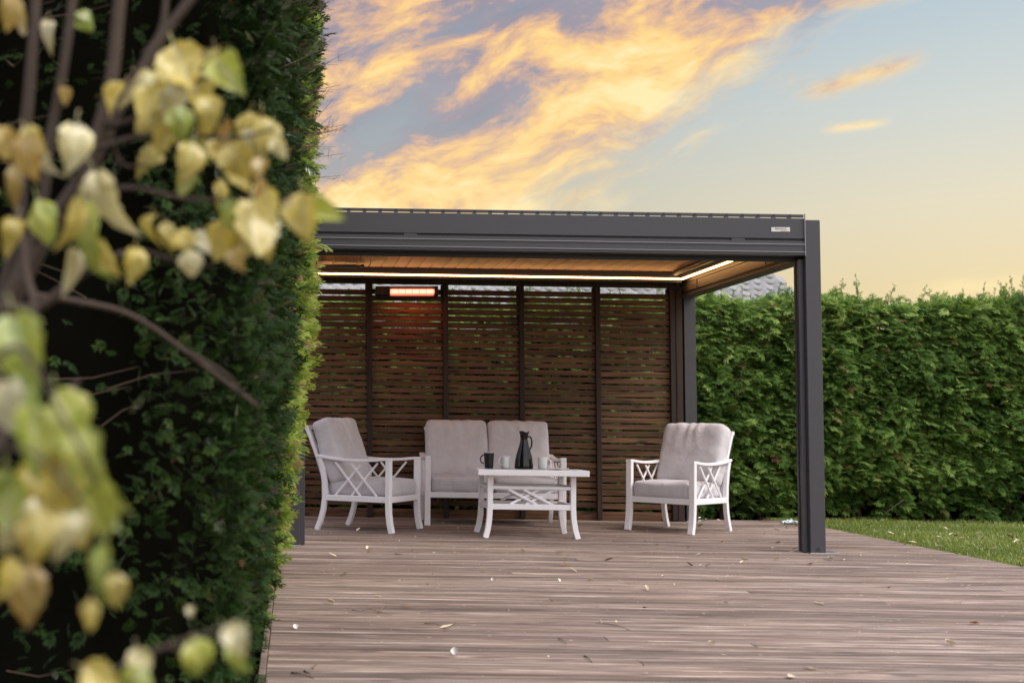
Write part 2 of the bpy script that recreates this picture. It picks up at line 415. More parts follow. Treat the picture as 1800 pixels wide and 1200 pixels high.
# ------------------------------------------------------------------ ground, lawn
g = MB(); N = 60
gs = lambda v: (abs(v)**2.2)*(1 if v > 0 else -1)
xs = [gs(-1+2*i/N)*420 for i in range(N+1)]; ys = [10+gs(-1+2*i/N)*420 for i in range(N+1)]
for y in ys:
    for x in xs: g.v.append((x, y, -S*max(min(x, 40), -40)-.15+.02*noise.noise(Vector((x*.5, y*.5, 0)))))
for j in range(N):
    for i in range(N): a = j*(N+1)+i; g.f.append((a, a+1, a+N+2, a+N+1))
tag(g.build('ground', M['soil'], smooth=True), kind='structure')

m, t, b = mat('lawn_base')
co = t.new('ShaderNodeNewGeometry').outputs['Position']
nn = t.noise(co, 9, 6, .65)
t.put(b.inputs['Base Color'], t.ramp(nn, [(.3, (.06, .085, .022)), (.55, (.11, .16, .04)), (.75, (.20, .19, .09))])); b.inputs['Roughness'].default_value = .9
M['lawn'] = m
g = MB()
XL0, XL1, YL0, YL1 = 5.02, 14.0, 2.0, 15.0
nx, ny = 40, 50
def lawn_z(x, y): return gz(x)-.055+.018*noise.noise(Vector((x*1.3, y*1.3, 4)))
for j in range(ny+1):
    for i in range(nx+1):
        x = XL0+(XL1-XL0)*i/nx; y = YL0+(YL1-YL0)*j/ny; g.v.append((x, y, lawn_z(x, y)))
for j in range(ny):
    for i in range(nx): a = j*(nx+1)+i; g.f.append((a, a+1, a+nx+2, a+nx+1))
tag(g.build('lawn', M['lawn'], smooth=True), kind='structure')

def attr_mesh(name, V, T, leafattr, m_):
    me = bpy.data.meshes.new(name)
    nv, nt = len(V), len(T)
    me.vertices.add(nv); me.vertices.foreach_set('co', V.astype(np.float32).ravel())
    me.loops.add(nt*3); me.loops.foreach_set('vertex_index', T.astype(np.int32).ravel())
    me.polygons.add(nt); me.polygons.foreach_set('loop_start', np.arange(0, nt*3, 3, dtype=np.int32))
    me.polygons.foreach_set('loop_total', np.full(nt, 3, np.int32))
    a = me.attributes.new('leaf', 'FLOAT_VECTOR', 'POINT'); a.data.foreach_set('vector', leafattr.astype(np.float32).ravel())
    me.update(calc_edges=True); me.materials.append(m_); me.validate(); return me

nr = np.random.default_rng(11)
# grass blades: curved two-triangle blades
def grass_field(n, fx, fy):
    X = fx(n); Y = fy(n)
    Z = np.array([lawn_z(x, y) for x, y in zip(X, Y)])
    h = nr.uniform(.018, .05, n)*(1+.6*np.array([noise.noise(Vector((x*1.7, y*1.7, 9))) for x, y in zip(X, Y)]))
    a = nr.uniform(0, 2*np.pi, n); ln = nr.uniform(.15, .8, n)*h; wd = nr.uniform(.0018, .0042, n)
    ca, sa = np.cos(a), np.sin(a); b_ = nr.uniform(0, 2*np.pi, n); cb, sb = np.cos(b_), np.sin(b_)
    P = np.stack([X, Y, Z], 1)
    v0 = P+np.stack([-ca*wd, -sa*wd, 0*h], 1); v1 = P+np.stack([ca*wd, sa*wd, 0*h], 1)
    mid = P+np.stack([cb*ln*.35, sb*ln*.35, h*.62], 1)
    v2 = mid-np.stack([ca*wd, sa*wd, 0*h], 1)*.8; v3 = mid+np.stack([ca*wd, sa*wd, 0*h], 1)*.8
    v4 = P+np.stack([cb*ln, sb*ln, h], 1)
    V = np.stack([v0, v1, v2, v3, v4], 1).reshape(-1, 3)
    base = (np.arange(n)*5)[:, None, None]
    T = (base+np.array([[0, 1, 3], [0, 3, 2], [2, 3, 4]])[None]).reshape(-1, 3)
    r_ = nr.uniform(0, 1, n); cl = np.array([.5+.5*noise.noise(Vector((x*.9, y*.9, 2))) for x, y in zip(X, Y)])
    L = np.stack([np.repeat(r_, 5), np.tile([0, 0, .5, .5, 1], n), np.repeat(cl, 5)], 1)
    return V, T, L
V, T, L = grass_field(60000, lambda n: 5.0+(nr.uniform(0, 1, n)**1.3)*5.2, lambda n: 7.2+nr.uniform(0, 1, n)*7.1)
o = link('grass', attr_mesh('grass', V, T, L, M['grass'])); tag(o, kind='stuff')

# ------------------------------------------------------------------ deck
deck = bpy.data.objects.new('deck', None); C.objects.link(deck); deck.location = (2.45, 8.3, gz(2.45)); tag(deck, kind='structure')
DX0, DX1, DY0, DY1, PW, GAP = -.095, 4.98, 2.9, 13.2, .112, .011
plank_cache = {}
def plank_mesh(Lx):
    k = round(Lx, 2)
    if k not in plank_cache:
        w2 = (PW-GAP)/2; prof = [(-w2, -.028), (-w2, -.005), (-w2+.005, 0), (-.020, 0), (-.018, -.003), (-.014, -.003), (-.012, 0), (.012, 0), (.014, -.003), (.018, -.003), (.020, 0), (w2-.005, 0), (w2, -.005), (w2, -.028)]
        mb = MB(); n = len(prof)
        mb.v = [(x, y, z) for x in (-k/2, k/2) for (y, z) in prof]
        mb.f = [(i, n+i, n+(i+1) % n, (i+1) % n) for i in range(n)]+[tuple(range(n)), tuple(reversed(range(n, 2*n)))]
        plank_cache[k] = mb.mesh('plank', M['deck'])
    return plank_cache[k]
tot = DX1-DX0; y = DY0; base = Vector(deck.location); i = 0
while y < DY1:
    j = rng.choice([1.45, 2.05, 2.65, 3.25, 3.85]) if rng.random() < .30 else None
    segs = [(0, tot)] if j is None else [(0, j-.002), (j+.002, tot)]
    for (a, b_) in segs:
        xc = DX0+(a+b_)/2
        jit = rng.uniform(-.0012, .0012)
        o = link('plank', plank_mesh(b_-a), deck, Vector((xc, y+PW/2, gz(xc)+jit))-base, (rng.uniform(-.004, .004), TH, 0))
    y += PW
mb = MB().box(DX0-.032, DX0-.006, DY0, DY1, -.13, .002, .003); mb.build('edge_board', M['deck'], deck, shear=True, world_coords=True)
mb = MB().box(DX1+.006, DX1+.030, DY0, DY1, -.14, -.012, .003); mb.build('edge_board', M['deck'], deck, shear=True, world_coords=True)
for k in range(8):
    yy = DY0+.3+k*1.4
    MB().box(DX0, DX1, yy-.02, yy+.02, -.14, -.030).build('joist', M['batten'], deck, shear=True, world_coords=True)

# ------------------------------------------------------------------ pergola
XA, XB = -.065, 3.945           # outer faces
YF, YR = 9.80, 13.02            # front face, rear face
PWID, PDEP, HT = .115, .15, 2.508
perg = thing('pergola', 'dark grey aluminium louvered pergola standing over the seating on the deck', 'pergola', (1.94, 11.4, gz(1.94)), tilt=False)
def P(mb, name, m_, parent=None, smooth=False):
    return mb.build(name, m_, parent or perg, smooth, True, True)
def post(x0, y0, front, inner):       # inner: +1 inner side is +x
    mb = MB().box(x0, x0+PWID, y0, y0+PDEP, .006, HT-.035, .004)
    # guide rail on the inner side, with a groove
    xi = x0+PWID if inner > 0 else x0
    for (a, b_) in ((.045, .075), (.105, .135)):
        mb.box(min(xi, xi+inner*.038)+(0.0005 if inner > 0 else 0), max(xi, xi+inner*.038)-(0 if inner > 0 else .0005), y0+a, y0+b_, .006, 2.19, .002)
    mb.box(min(xi, xi+inner*.014)+(0.0005 if inner > 0 else 0), max(xi, xi+inner*.014)-(0 if inner > 0 else .0005), y0+.076, y0+.104, .006, 2.19)
    o = P(mb, 'post', M['metal'])
    pl = MB().box(x0-.035 if inner > 0 else x0-.01, x0+PWID+(.01 if inner > 0 else .085), y0-.03, y0+PDEP+.03, .0005, .006, .001)
    P(pl, 'base_plate', M['steel'], o)
    cm = MB().box(x0+.002, x0+PWID-.002, y0+.002, y0+PDEP-.002, HT-.035, HT-.029)
    P(cm, 'post_cap', M['metal'], o)
    if front:
        xc = x0+PWID/2; pts = [(xc+.013*math.cos(q), y0-.0015, .032+.013*math.sin(q)) for q in [k*math.pi/8 for k in range(9)]]
        h = MB(); h.add([*pts, (xc-.013, y0-.0015, .008), (xc+.013, y0-.0015, .008)], [tuple(reversed(range(11)))]); 
        P(h, 'drain_hole', M['metal_dark'], o)
    return o
post(XA, YF, True, 1); post(XB-PWID, YF, True, -1); post(XA, YR-PDEP, False, 1); post(XB-PWID, YR-PDEP, False, -1)
BX0, BX1 = XA+PWID+.002, XB-PWID-.002
# front beam: main fascia, dark joint, screen cassette with two thin highlights (ridges)
mb = MB().box(BX0, BX1, YF-.004, YF+.14, 2.335, 2.490, .003)
P(mb, 'front_beam', M['metal'])
mb = MB().box(BX0, BX1, YF+.012, YF+.138, 2.318, 2.3345); P(mb, 'shadow_joint', M['metal_dark'])
for xx in (.88, 3.33):
    P(MB().box(xx-.05, xx+.05, YF-.003, YF+.0115, 2.319, 2.334), 'joint_clip', M['metal'])
mb = MB(); z0, z1 = 2.212, 2.3175
prof = [(0, z0), (0, z0+.019), (-.006, z0+.021), (-.006, z0+.025), (0, z0+.027), (0, z1-.030), (-.006, z1-.028), (-.006, z1-.024), (0, z1-.022), (0, z1), (.125, z1), (.125, z0)]
n = len(prof); mb.v = [(x, YF-.008+y, z) for x in (BX0+.002, BX1-.002) for (y, z) in prof]
mb.f = [((i+1) % n, n+(i+1) % n, n+i, i) for i in range(n)]+[tuple(reversed(range(n))), tuple(range(n, 2*n))]
cas = P(mb, 'screen_cassette', M['metal'])
for zz in (z0+.0225, z1-.0265):
    P(MB().box(BX0+.002, BX1-.002, YF-.0165, YF-.0143, zz-.002, zz+.0035), 'ridge_highlight', M['trim'], cas)  # pale strips painting the light caught by the two ridges
for xx in (BX0-.0015, BX1-.0055):
    P(MB().box(xx, xx+.007, YF-.018, YF-.0085, 2.208, 2.522, .001), 'end_trim', M['trim'])
P(MB().box(BX0+.01, BX1-.01, YF+.125, YF+.165, 2.180, 2.334, .003), 'inner_gutter', M['metal_dark'])
# bar with bolts over the slots
bar = P(MB().box(BX0, BX1, YF+.012, YF+.030, 2.499, 2.522, .002).box(BX0, BX1, YF+.0302, YF+.075, 2.516, 2.522), 'louver_bar', M['metal'])
LP_ = .118; nl = 33; lx0 = BX0+.012
brm = MB().box(-.013, .013, -.012, .016, -.0125, .0000).mesh('bar_bracket', M['metal'])
bom = MB().tube([(0, .001, 0), (0, -.005, 0)], .0085, 8).mesh('bolt', M['metal_dark'])
for k in range(nl):
    x = lx0+k*LP_
    if x > BX1-.005: break
    b_ = link('bar_bracket', brm, bar, Vector((x, YF+.021, 2.502+gz(x)))-wloc(perg)-(wloc(bar)-wloc(perg)), (0, TH, 0))
    q = link('bolt', bom, bar, Vector((x+.003, YF+.0115, 2.5125+gz(x)))-wloc(bar), (0, TH, 0))
# side and rear beams
for sx in (0, 1):
    xo = XA+.01 if sx == 0 else XB-.01; dx = .13*(1 if sx == 0 else -1)
    xa, xb = sorted((xo, xo+dx)); y0, y1 = YF+PDEP+.002, YR-PDEP-.002
    bm_ = MB().box(xa, xb, y0, y1, 2.185, 2.485, .004); sb = P(bm_, 'side_beam', M['beam_in'])
    xi = xo+dx; s_ = 1 if sx == 0 else -1
    # inner face: two ribs and dividers
    for zz in (2.222, 2.312):
        a, b_ = sorted((xi, xi+s_*.010)); P(MB().box(a, b_, y0+.01, y1-.01, zz, zz+.007), 'rib', M['metal_dark'], sb)
    for yy in (12.35, 10.55):
        a, b_ = sorted((xi, xi+s_*.006)); P(MB().box(a, b_, yy, yy+.012, 2.2295, 2.3115), 'divider', M['metal_dark'], sb)
    # gutter ledge carrying the light strip
    a, b_ = sorted((xi+s_*.0005, xi+s_*.075)); P(MB().box(a, b_, y0, y1, 2.345, 2.40, .003), 'gutter', M['metal_dark'])
    a, b_ = sorted((xi+s_*.052, xi+s_*.076)); P(MB().box(a, b_, y0+.05, y1-.235, 2.333, 2.3445), 'light_strip', M['led'])
    xt = xi+s_*.13; P(MB().tube([(xt, y0+.05, 2.395), (xt, y1-.25, 2.395)], .026, 12), 'drive_tube', M['metal_dark'], smooth=True)
y0 = YR-.14
P(MB().box(BX0, BX1, y0+.02, YR-.01, 2.285, 2.485, .004), 'rear_beam', M['beam_in'])
P(MB().box(BX0+.076, BX1-.076, y0-.225, y0+.0195, 2.345, 2.425, .003), 'gutter', M['metal_dark'])
P(MB().box(BX0+.10, BX1-.10, y0-.236, y0-.2255, 2.336, 2.350), 'light_strip', M['led'])
P(MB().box(BX0+.076, BX1-.076, y0-.2250, y0-.219, 2.308, 2.3445), 'strip_baffle', M['metal_dark'])  # added lip, keeps the strip's light off the slats
# louvers
lm = MB(); LY0, LY1 = YF+.20, YR-.38
prof = [(-.058, .004), (-.050, 0), (.050, 0), (.0535, .004), (.0535, .020), (.030, .030), (-.02, .034), (-.062, .026)]
n = len(prof); lm.v = [(x, y, z) for y in (-(LY1-LY0)/2, (LY1-LY0)/2) for (x, z) in prof]
lm.f = [(i, n+i, n+(i+1) % n, (i+1) % n) for i in range(n)]+[tuple(range(n)), tuple(reversed(range(n, 2*n)))]
lme = lm.mesh('louver', M['louver'])
for k in range(31):
    x = BX0+.15+k*LP_
    if x > BX1-.16: break
    link('louver', lme, perg, Vector((x, (LY0+LY1)/2, 2.415+gz(x)))-wloc(perg), (0, TH+rng.uniform(-.012, .012), 0))
# actuator
ac = MB().tube([(.05, 12.36, 2.375), (.60, 12.36, 2.385)], .017, 10).tube([(.59, 12.36, 2.385), (.66, 12.36, 2.386)], .010, 10).tube([(.655, 12.345, 2.386), (.655, 12.375, 2.386)], .018, 10)
P(ac, 'actuator', M['beam_in'], smooth=True)
# name plate
p0 = unproj(1355.5, 400, YF-.004); p1 = unproj(1388.5, 407, YF-.004); zc = (p0.z+p1.z)/2
npl = MB().box(p0.x, p1.x, YF-.0075, YF-.0045, zc-.0165, zc+.0165, .0008).build('name_plate', M['plate'], perg, world_coords=True)
fc = bpy.data.curves.new('lettering', 'FONT'); fc.body = 'PERGOLUX'; fc.size = .0155; fc.align_x = 'CENTER'; fc.align_y = 'CENTER'; fc.extrude = .0002; fc.space_character = 1.12; fc.offset = .0003
fc.materials.append(M['print'])
tob = link('lettering', fc); bpy.context.view_layer.update()
fme = bpy.data.meshes.new_from_object(tob.evaluated_get(bpy.context.evaluated_depsgraph_get())); bpy.data.objects.remove(tob)
fme.materials.clear(); fme.materials.append(M['print'])
lt = link('lettering', fme, npl, ((p0.x+p1.x)/2+.0*0, YF-.0079, zc+.004), (math.pi/2, 0, 0))
sl = MB()
for k in range(10):
    a = (p0.x+p1.x)/2+.004+k*.0047; sl.box(a, a+.0030, YF-.0082, YF-.0077, zc-.0115, zc-.0085)
sl.build('small_print', M['print'], npl)

# ------------------------------------------------------------------ slatted screen
SY = 12.80
scr = thing('slatted_screen', 'brown stained timber screen of horizontal slats closing the back of the pergola', 'screen', (1.84, SY, gz(1.84)), tilt=False)
bat_x = [.03, .745, 1.487, 2.230, 2.973, 3.70]
sp_, sh_ = .0640, .0512
for a, b_ in zip(bat_x[:-1], bat_x[1:]):
    Lx = b_-a-.012
    zb = .150+rng.uniform(-.008, .008)
    me = None
    for k in range(33):
        zc = zb-.006+k*sp_
        me = me or MB().box(-Lx/2, Lx/2, -.010, .010, -sh_/2, sh_/2, .003).mesh('slat', M['slat'])
        xc = (a+b_)/2
        link('slat', me, scr, Vector((xc, SY+.05+rng.uniform(-.0025, .0025), zc+gz(xc)+rng.uniform(-.0022, .0022)))-wloc(scr), (rng.uniform(-.02, .02), TH+rng.uniform(-.0022, .0022), 0))
    for zc, hh in ((.045, .082),):
        MB().box(a+.006, b_-.006, SY+.037, SY+.057, zc-hh/2, zc+hh/2, .003).build('skirting_board', M['slat'], scr, shear=True, world_coords=True)
for x in bat_x:
    MB().box(x-.024, x+.024, SY, SY+.0365, .015, 2.2715, .003).build('batten', M['batten'], scr, shear=True, world_coords=True)
    MB().box(x-.035, x+.035, SY+.0645, SY+.13, 0.0, 2.2715, .003).build('support_post', M['batten'], scr, shear=True, world_coords=True)
MB().box(3.738, 3.80, SY+.03, SY+.11, .0, 2.2715, .003).build('end_post', M['batten'], scr, shear=True, world_coords=True)
MB().box(.0, 3.73, SY-.03, SY+.045, 2.272, 2.342, .003).build('header_rail', M['batten'], scr, shear=True, world_coords=True)

# ------------------------------------------------------------------ heater
hp0 = unproj(660, 512, 12.70); hp1 = unproj(770, 512, 12.70); hx = (hp0.x+hp1.x)/2; hz = hp0.z
ht = thing('infrared_heater', 'black bar heater with glowing red tube mounted high on the slatted screen', 'heater', (hx, 12.70, hz), tilt=False)
Lh = hp1.x-hp0.x
rt = Matrix.Rotation(R(-22), 4, 'X')
hb = MB().box(-Lh/2, Lh/2, .030, .075, -.045, .045, .006, rt).box(-Lh/2, -Lh/2+.14, -.03, .0295, -.045, .045, .006, rt).box(Lh/2-.035, Lh/2, -.03, .0295, -.045, .045, .004, rt)
hb.box(-Lh/2+.141, Lh/2-.036, -.028, .0295, .036, .043, .001, rt)
hb.build('housing', M['black_matte'], ht)
MB().box(-Lh/2+.142, Lh/2-.037, .020, .0285, -.038, .035, 0, rt).build('reflector', M['reflector'], ht)
MB().tube([rt @ Vector((-Lh/2+.145, 0, .0)), rt @ Vector((Lh/2-.04, 0, .0))], .021, 12).build('heating_tube', M['heat'], ht, smooth=True)
gm = MB()
for k in range(7):
    x = -Lh/2+.15+k*(Lh-.20)/6; gm.tube([rt @ Vector((x, -.029, -.04)), rt @ Vector((x, -.034, 0)), rt @ Vector((x, -.029, .036))], .0016, 5)
gm.build('guard_wire', M['black_matte'], ht)
MB().box(-.02, .02, .076, .098, -.02, .045).build('bracket', M['black_matte'], ht)
# the heat lamp's own light falls down along the slats
sl_ = bpy.data.lights.new('heater_glow', 'AREA'); sl_.shape = 'RECTANGLE'; sl_.size = Lh-.2; sl_.size_y = .03; sl_.energy = .45; sl_.color = (1, .12, .04); sl_.spread = R(150)
so = bpy.data.objects.new('heater_glow', sl_); C.objects.link(so); so.location = (hx+.05, 12.655, hz-.045); so.rotation_euler = (R(22), 0, 0)

# ------------------------------------------------------------------ furniture
def cushion(sx, sy, sz, r_, puff, seed, wr=.006, folds=0):
    """soft box, sx*sy face, thickness sz along z"""
    nx_, ny_, nz_ = 26, 24, 7
    bm = bmesh.new(); grid = {}
    def vert(i, j, k):
        key = (i, j, k)
        if key not in grid:
            u, v, q = -1+2*i/nx_, -1+2*j/ny_, -1+2*k/nz_
            p = Vector((u*sx/2, v*sy/2, q*sz/2))
            inn = Vector((max(-sx/2+r_, min(sx/2-r_, p.x)), max(-sy/2+r_, min(sy/2-r_, p.y)), max(-sz/2+r_, min(sz/2-r_, p.z))))
            d = p-inn
            if d.length > 1e-6: p = inn+d.normalized()*r_*min(1.0, d.length/r_ if d.length < r_ else 1.0)
            pf = (1-u**4)*(1-v**4)
            p.z += (1 if q > 0 else -1)*abs(q)*puff*pf
            p.x *= 1-.03*(v*v)*(1 if abs(v) > .0 else 0)+.015; p.y *= 1-.03*(u*u)+.015
            s3 = Vector((seed*3.1, seed*1.7, seed))
            nv = noise.noise_vector(p*7+s3)*wr+noise.noise_vector(p*17+s3*2)*wr*.45
            p += nv
            if folds and q > 0:
                fo = math.sin(p.x*58+3*noise.noise(p*5+s3)+seed)*max(0, v+.25)*max(0, 1-abs(u)*1.25)
                p.z += .0065*folds*fo
                p.z -= .012*folds*math.exp(-((v-.97)/.16)**2)*max(0, 1-abs(u)*1.3)
            grid[key] = bm.verts.new(p)
        return grid[key]
    def quad(a, b_, c_, d): bm.faces.new((vert(*a), vert(*b_), vert(*c_), vert(*d)))
    for i in range(nx_):
        for j in range(ny_):
            quad((i, j, nz_), (i+1, j, nz_), (i+1, j+1, nz_), (i, j+1, nz_)); quad((i, j, 0), (i, j+1, 0), (i+1, j+1, 0), (i+1, j, 0))
    for i in range(nx_):
        for k in range(nz_):
            quad((i, 0, k), (i+1, 0, k), (i+1, 0, k+1), (i, 0, k+1)); quad((i, ny_, k), (i, ny_, k+1), (i+1, ny_, k+1), (i+1, ny_, k))
    for j in range(ny_):
        for k in range(nz_):
            quad((0, j, k), (0, j, k+1), (0, j+1, k+1), (0, j+1, k)); quad((nx_, j, k), (nx_, j+1, k), (nx_, j+1, k+1), (nx_, j, k+1))
    me = bpy.data.meshes.new('cushion'); bm.normal_update(); bm.to_mesh(me); bm.free()
    me.materials.append(M['fabric']); me.polygons.foreach_set('use_smooth', [True]*len(me.polygons)); return me

def arc(p0, p1, bow, n=7):
    """quadratic curve p0 -> p1 with sideways bow vector at the middle"""
    p0, p1, bow = Vector(p0), Vector(p1), Vector(bow); return [p0.lerp(p1, t)+bow*(4*t*(1-t)) for t in [i/(n-1) for i in range(n)]]

def seat_piece(name, label, cat, loc, rz, W, seats, seed, sab=.75):
    root = thing(name, label, cat, loc, rz)
    hx_ = W/2-.025; D0, D1 = -.30, .29             # leg lines front and rear at seat height
    wm = M['white']; X3 = (1, 0, 0)
    arm_h = .600
    for s_ in (-1, 1):
        x = s_*hx_
        fl = [(x, D0-.045*sab, .0), (x, D0-.022*sab, .07), (x, D0-.006*sab, .16), (x, D0, .27), (x, D0, .45), (x, D0, arm_h)]
        MB().sweep(fl, .052, .044, X3).build('leg', wm, root)
        rl = [(x, D1+.072, .0), (x, D1+.038, .08), (x, D1+.013, .17), (x, D1, .27), (x, D1+.004, .40), (x, D1+.022, .52), (x, D1+.050, .612)]
        MB().sweep(rl, .040, .042, X3).build('leg', wm, root)
        # arm rail, dipping in the middle and running back to the rear upright
        ar = [(x, D0-.024, arm_h+.013)]+arc((x, D0+.03, arm_h+.012), (x, D1+.04, arm_h+.022), (0, 0, -.022))+[(x, D1+.075, arm_h+.028)]
        MB().sweep(ar, .050, .024, X3).build('arm', wm, root)
        MB().sweep([(x, D0+.0225, .275), (x, D1-.0215, .275)], .036, .05, X3).build('side_rail', wm, root)
        la = MB(); y0, y1 = D0+.03, D1-.02
        zb, zt = .300, arm_h-.012
        def yy(t_): return y0+(y1-y0)*t_
        for ti, (ta, tb) in enumerate(((.14, .58), (.42, .86))):
            za = zt-.022*4*ta*(1-ta)*.9; zc = zt-.022*4*tb*(1-tb)*.9
            la.sweep([(x-.005, yy(ta), zb), (x-.005, yy(tb), zc)], .013, .017, X3, .002)
            la.sweep([(x+.0085, yy(ta), za), (x+.0085, yy(tb), zb)], .013, .017, X3, .002)
        la.build('lattice', wm, root)
        # reclined upright of the back frame
        MB().sweep(arc((x*.985-s_*.041, D1+.0, .30), (x*.985-s_*.041, D1+.215, .88), (0, -.018, 0)), .028, .032, X3).build('back_upright', wm, root)
    MB().sweep([(-hx_+.0265, D0, .275), (hx_-.0265, D0, .275)], .036, .05, (0, 1, 0)).build('front_rail', wm, root)
    MB().sweep([(-hx_+.0205, D1-.005, .275), (hx_-.0205, D1-.005, .275)], .036, .05, (0, 1, 0)).build('rear_rail', wm, root)
    MB().sweep([(-hx_+.03, D1+.215, .868), (hx_-.03, D1+.215, .868)], .026, .034, (0, 1, 0)).build('top_rail', wm, root)
    ss = MB()
    for k in range(9):
        yk = D0+.06+k*(D1-D0-.12)/8; ss.box(-hx_+.02, hx_-.02, yk-.018, yk+.018, .284, .292)
    ss.build('seat_slats', wm, root)
    bs = MB(); nb = max(4, int(W/.13))
    for k in range(nb):
        xk = -hx_+.10+k*(2*hx_-.2)/(nb-1); bs.sweep(arc((xk, D1-.0, .30), (xk, D1+.21, .865), (0, -.018, 0), 4), .03, .008, X3, .001)
    bs.build('back_bars', wm, root)
    cw = (2*hx_-.062)/seats
    for i in range(seats):
        xc = -hx_+.031+cw*(i+.5)
        o = link('seat_cushion', cushion(cw-.004, .60, .140, .036, .012, seed+i, .005), root, (xc, -.018, .364))
        tl = R(90-20)
        bc = link('back_cushion', cushion(cw+(.045 if seats == 1 else -.006), .57, .165, .042, .016, seed+5+i, .0085, 1.6), root, (xc, D1-.012, .672), (tl, 0, 0))
    return root
seat_piece('armchair', 'white metal armchair with light grey cushions, seat turned to the right, beside the conifer hedge', 'armchair', (.668, 11.40, gz(.668)), R(62), .66, 1, 1)
seat_piece('armchair', 'white metal armchair with light grey cushions near the right rear post, turned to the left', 'armchair', (3.42, 11.76, gz(3.42)), R(-45), .66, 1, 11)
seat_piece('garden_sofa', 'white metal two-seat sofa with light grey cushions against the slatted screen', 'sofa', (1.825, 12.22, gz(1.825)), R(-1), 1.27, 2, 21, 0.1)

TX, TY, TZ = 1.935, 11.0, .553
tab = thing('coffee_table', 'white metal coffee table with lattice apron in front of the sofa', 'table', (TX, TY, gz(TX)), R(0))
tw, td = .90, .70
fr = MB().box(-tw/2, tw/2, -td/2, -td/2+.07, TZ-.048, TZ, .004).box(-tw/2, tw/2, td/2-.07, td/2, TZ-.048, TZ, .004)
fr.box(-tw/2, -tw/2+.07, -td/2+.0705, td/2-.0705, TZ-.048, TZ, .004).box(tw/2-.07, tw/2, -td/2+.0705, td/2-.0705, TZ-.048, TZ, .004)
fr.build('top_frame', M['white'], tab)
MB().box(-tw/2+.0705, tw/2-.0705, -td/2+.071, td/2-.071, TZ-.018, TZ-.003, .001).build('glass_top', M['glass_top'], tab)
lx, ly = .338, .245
for sx in (-1, 1):
    for sy in (-1, 1):
        f_ = lambda e: (sx*(lx+e), sy*(ly+e*.5))
        pts = [(*f_(.036), 0), (*f_(.017), .07), (*f_(.005), .15), (*f_(.0), .25), (*f_(0), .38), (*f_(0), TZ-.049)]
        MB().sweep(pts, .044, .044, (0, 1, 0)).build('leg', M['white'], tab)
for sy in (-1, 1):
    y = sy*ly
    MB().sweep([(-lx+.0225, y, .405), (lx-.0225, y, .405)], .030, .028, (0, 1, 0)).build('upper_rail', M['white'], tab)
    MB().sweep([(-lx+.0225, y, .250), (lx-.0225, y, .250)], .036, .046, (0, 1, 0)).build('lower_rail', M['white'], tab)
    la = MB()
    for ta, tb in ((-.19, .045), (-.065, .17)):
        la.sweep([(ta, y-.007, .392), (tb+.0, y-.007, .272)], .012, .020, (0, 1, 0), .002)
        la.sweep([(-ta, y+.007, .392), (-tb, y+.007, .272)], .012, .020, (0, 1, 0), .002)
    la.build('lattice', M['white'], tab)
for sx in (-1, 1):
    x = sx*lx
    MB().sweep([(x, -ly+.0225, .405), (x, ly-.0225, .405)], .030, .028, (1, 0, 0)).build('upper_rail', M['white'], tab)
    MB().sweep([(x, -ly+.0225, .250), (x, ly-.0225, .250)], .036, .046, (1, 0, 0)).build('lower_rail', M['white'], tab)
def on_table(px, Y): 
    X = (px-PX)*Y/F*1.0015; return (X, Y, gz(X)+TZ+.0006)
def handle(c, r_, h, side_, rad=.006):
    pts = []
    for k in range(11):
        q = -math.pi/2+math.pi*k/10; pts.append((side_*(c+r_*math.cos(q)*1.0), 0, h+r_*1.15*math.sin(q)))
    return MB().tube(pts, rad, 8)
mg = thing('mug', 'tall black mug with a pale rim, left end of the table items', 'mug', on_table(858, 10.93))
MB().lathe([(0, 0), (.033, 0), (.0345, .004), (.0375, .05), (.042, .122), (.0430, .1285)], 32).build('cup', M['black_matte'], mg, True)
MB().lathe([(.0431, .1285), (.0426, .131), (.0400, .131), (.0385, .125), (.034, .03), (.0, .012)], 32).build('rim', M['porcelain'], mg, True)
handle(.041, .030, .074, -1, .0055).build('handle', M['black_matte'], mg, True)
def white_mug(lbl, loc, sd, rz):
    r_ = thing('mug', lbl, 'mug', loc, rz)
    pr = [(0, 0), (.033, 0), (.0355, .004)]
    for k in range(11):
        z = .010+k*.0078; pr += [(.0365+k*.0003, z), (.0378+k*.0003, z+.002), (.0378+k*.0003, z+.0045), (.0365+k*.0003, z+.0065)]
    pr += [(.041, .097), (.0405, .1), (.038, .1), (.037, .095), (.034, .015), (0, .01)]
    MB().lathe(pr, 32).build('cup', M['porcelain'], r_, True)
    handle(.0385, .027, .055, sd, .0058).build('handle', M['porcelain'], r_, True)
white_mug('white ribbed mug between the black mug and the carafe', on_table(886.5, 10.97), -1, R(20))
white_mug('white ribbed mug on the right-hand side of the black carafe', on_table(952, 10.90), 1, R(-12))
cf = thing('carafe', 'glossy black carafe with a flared lip and loop handle on the table', 'carafe', on_table(919, 10.97))
pr = [(0, 0), (.064, 0), (.069, .006), (.070, .02), (.066, .06), (.058, .11), (.047, .165), (.036, .205), (.030, .232), (.0295, .25), (.033, .275), (.041, .302), (.043, .306), (.040, .304), (.031, .275), (.026, .25), (.026, .2)]
pr = [(a_*(1.10 if z_ < .16 else 1.0), z_) for a_, z_ in pr]; bdy = MB(); bdy.lathe(pr, 40)
nb = []
for (x, y, z) in bdy.v:
    if z > .285: q = math.atan2(y, x); k = 1+.10*math.cos(3*q)*(z-.285)/.02; z = z+.006*math.cos(3*q)*(z-.285)/.02; x, y = x*k, y*k
    nb.append((x, y, z))
bdy.v = nb; bdy.build('body', M['black_gloss'], cf, True)
hp = [(.030, 0, .262), (.045, 0, .268), (.060, 0, .252), (.066, 0, .222), (.063, 0, .190), (.055, 0, .168), (.049, 0, .158)]
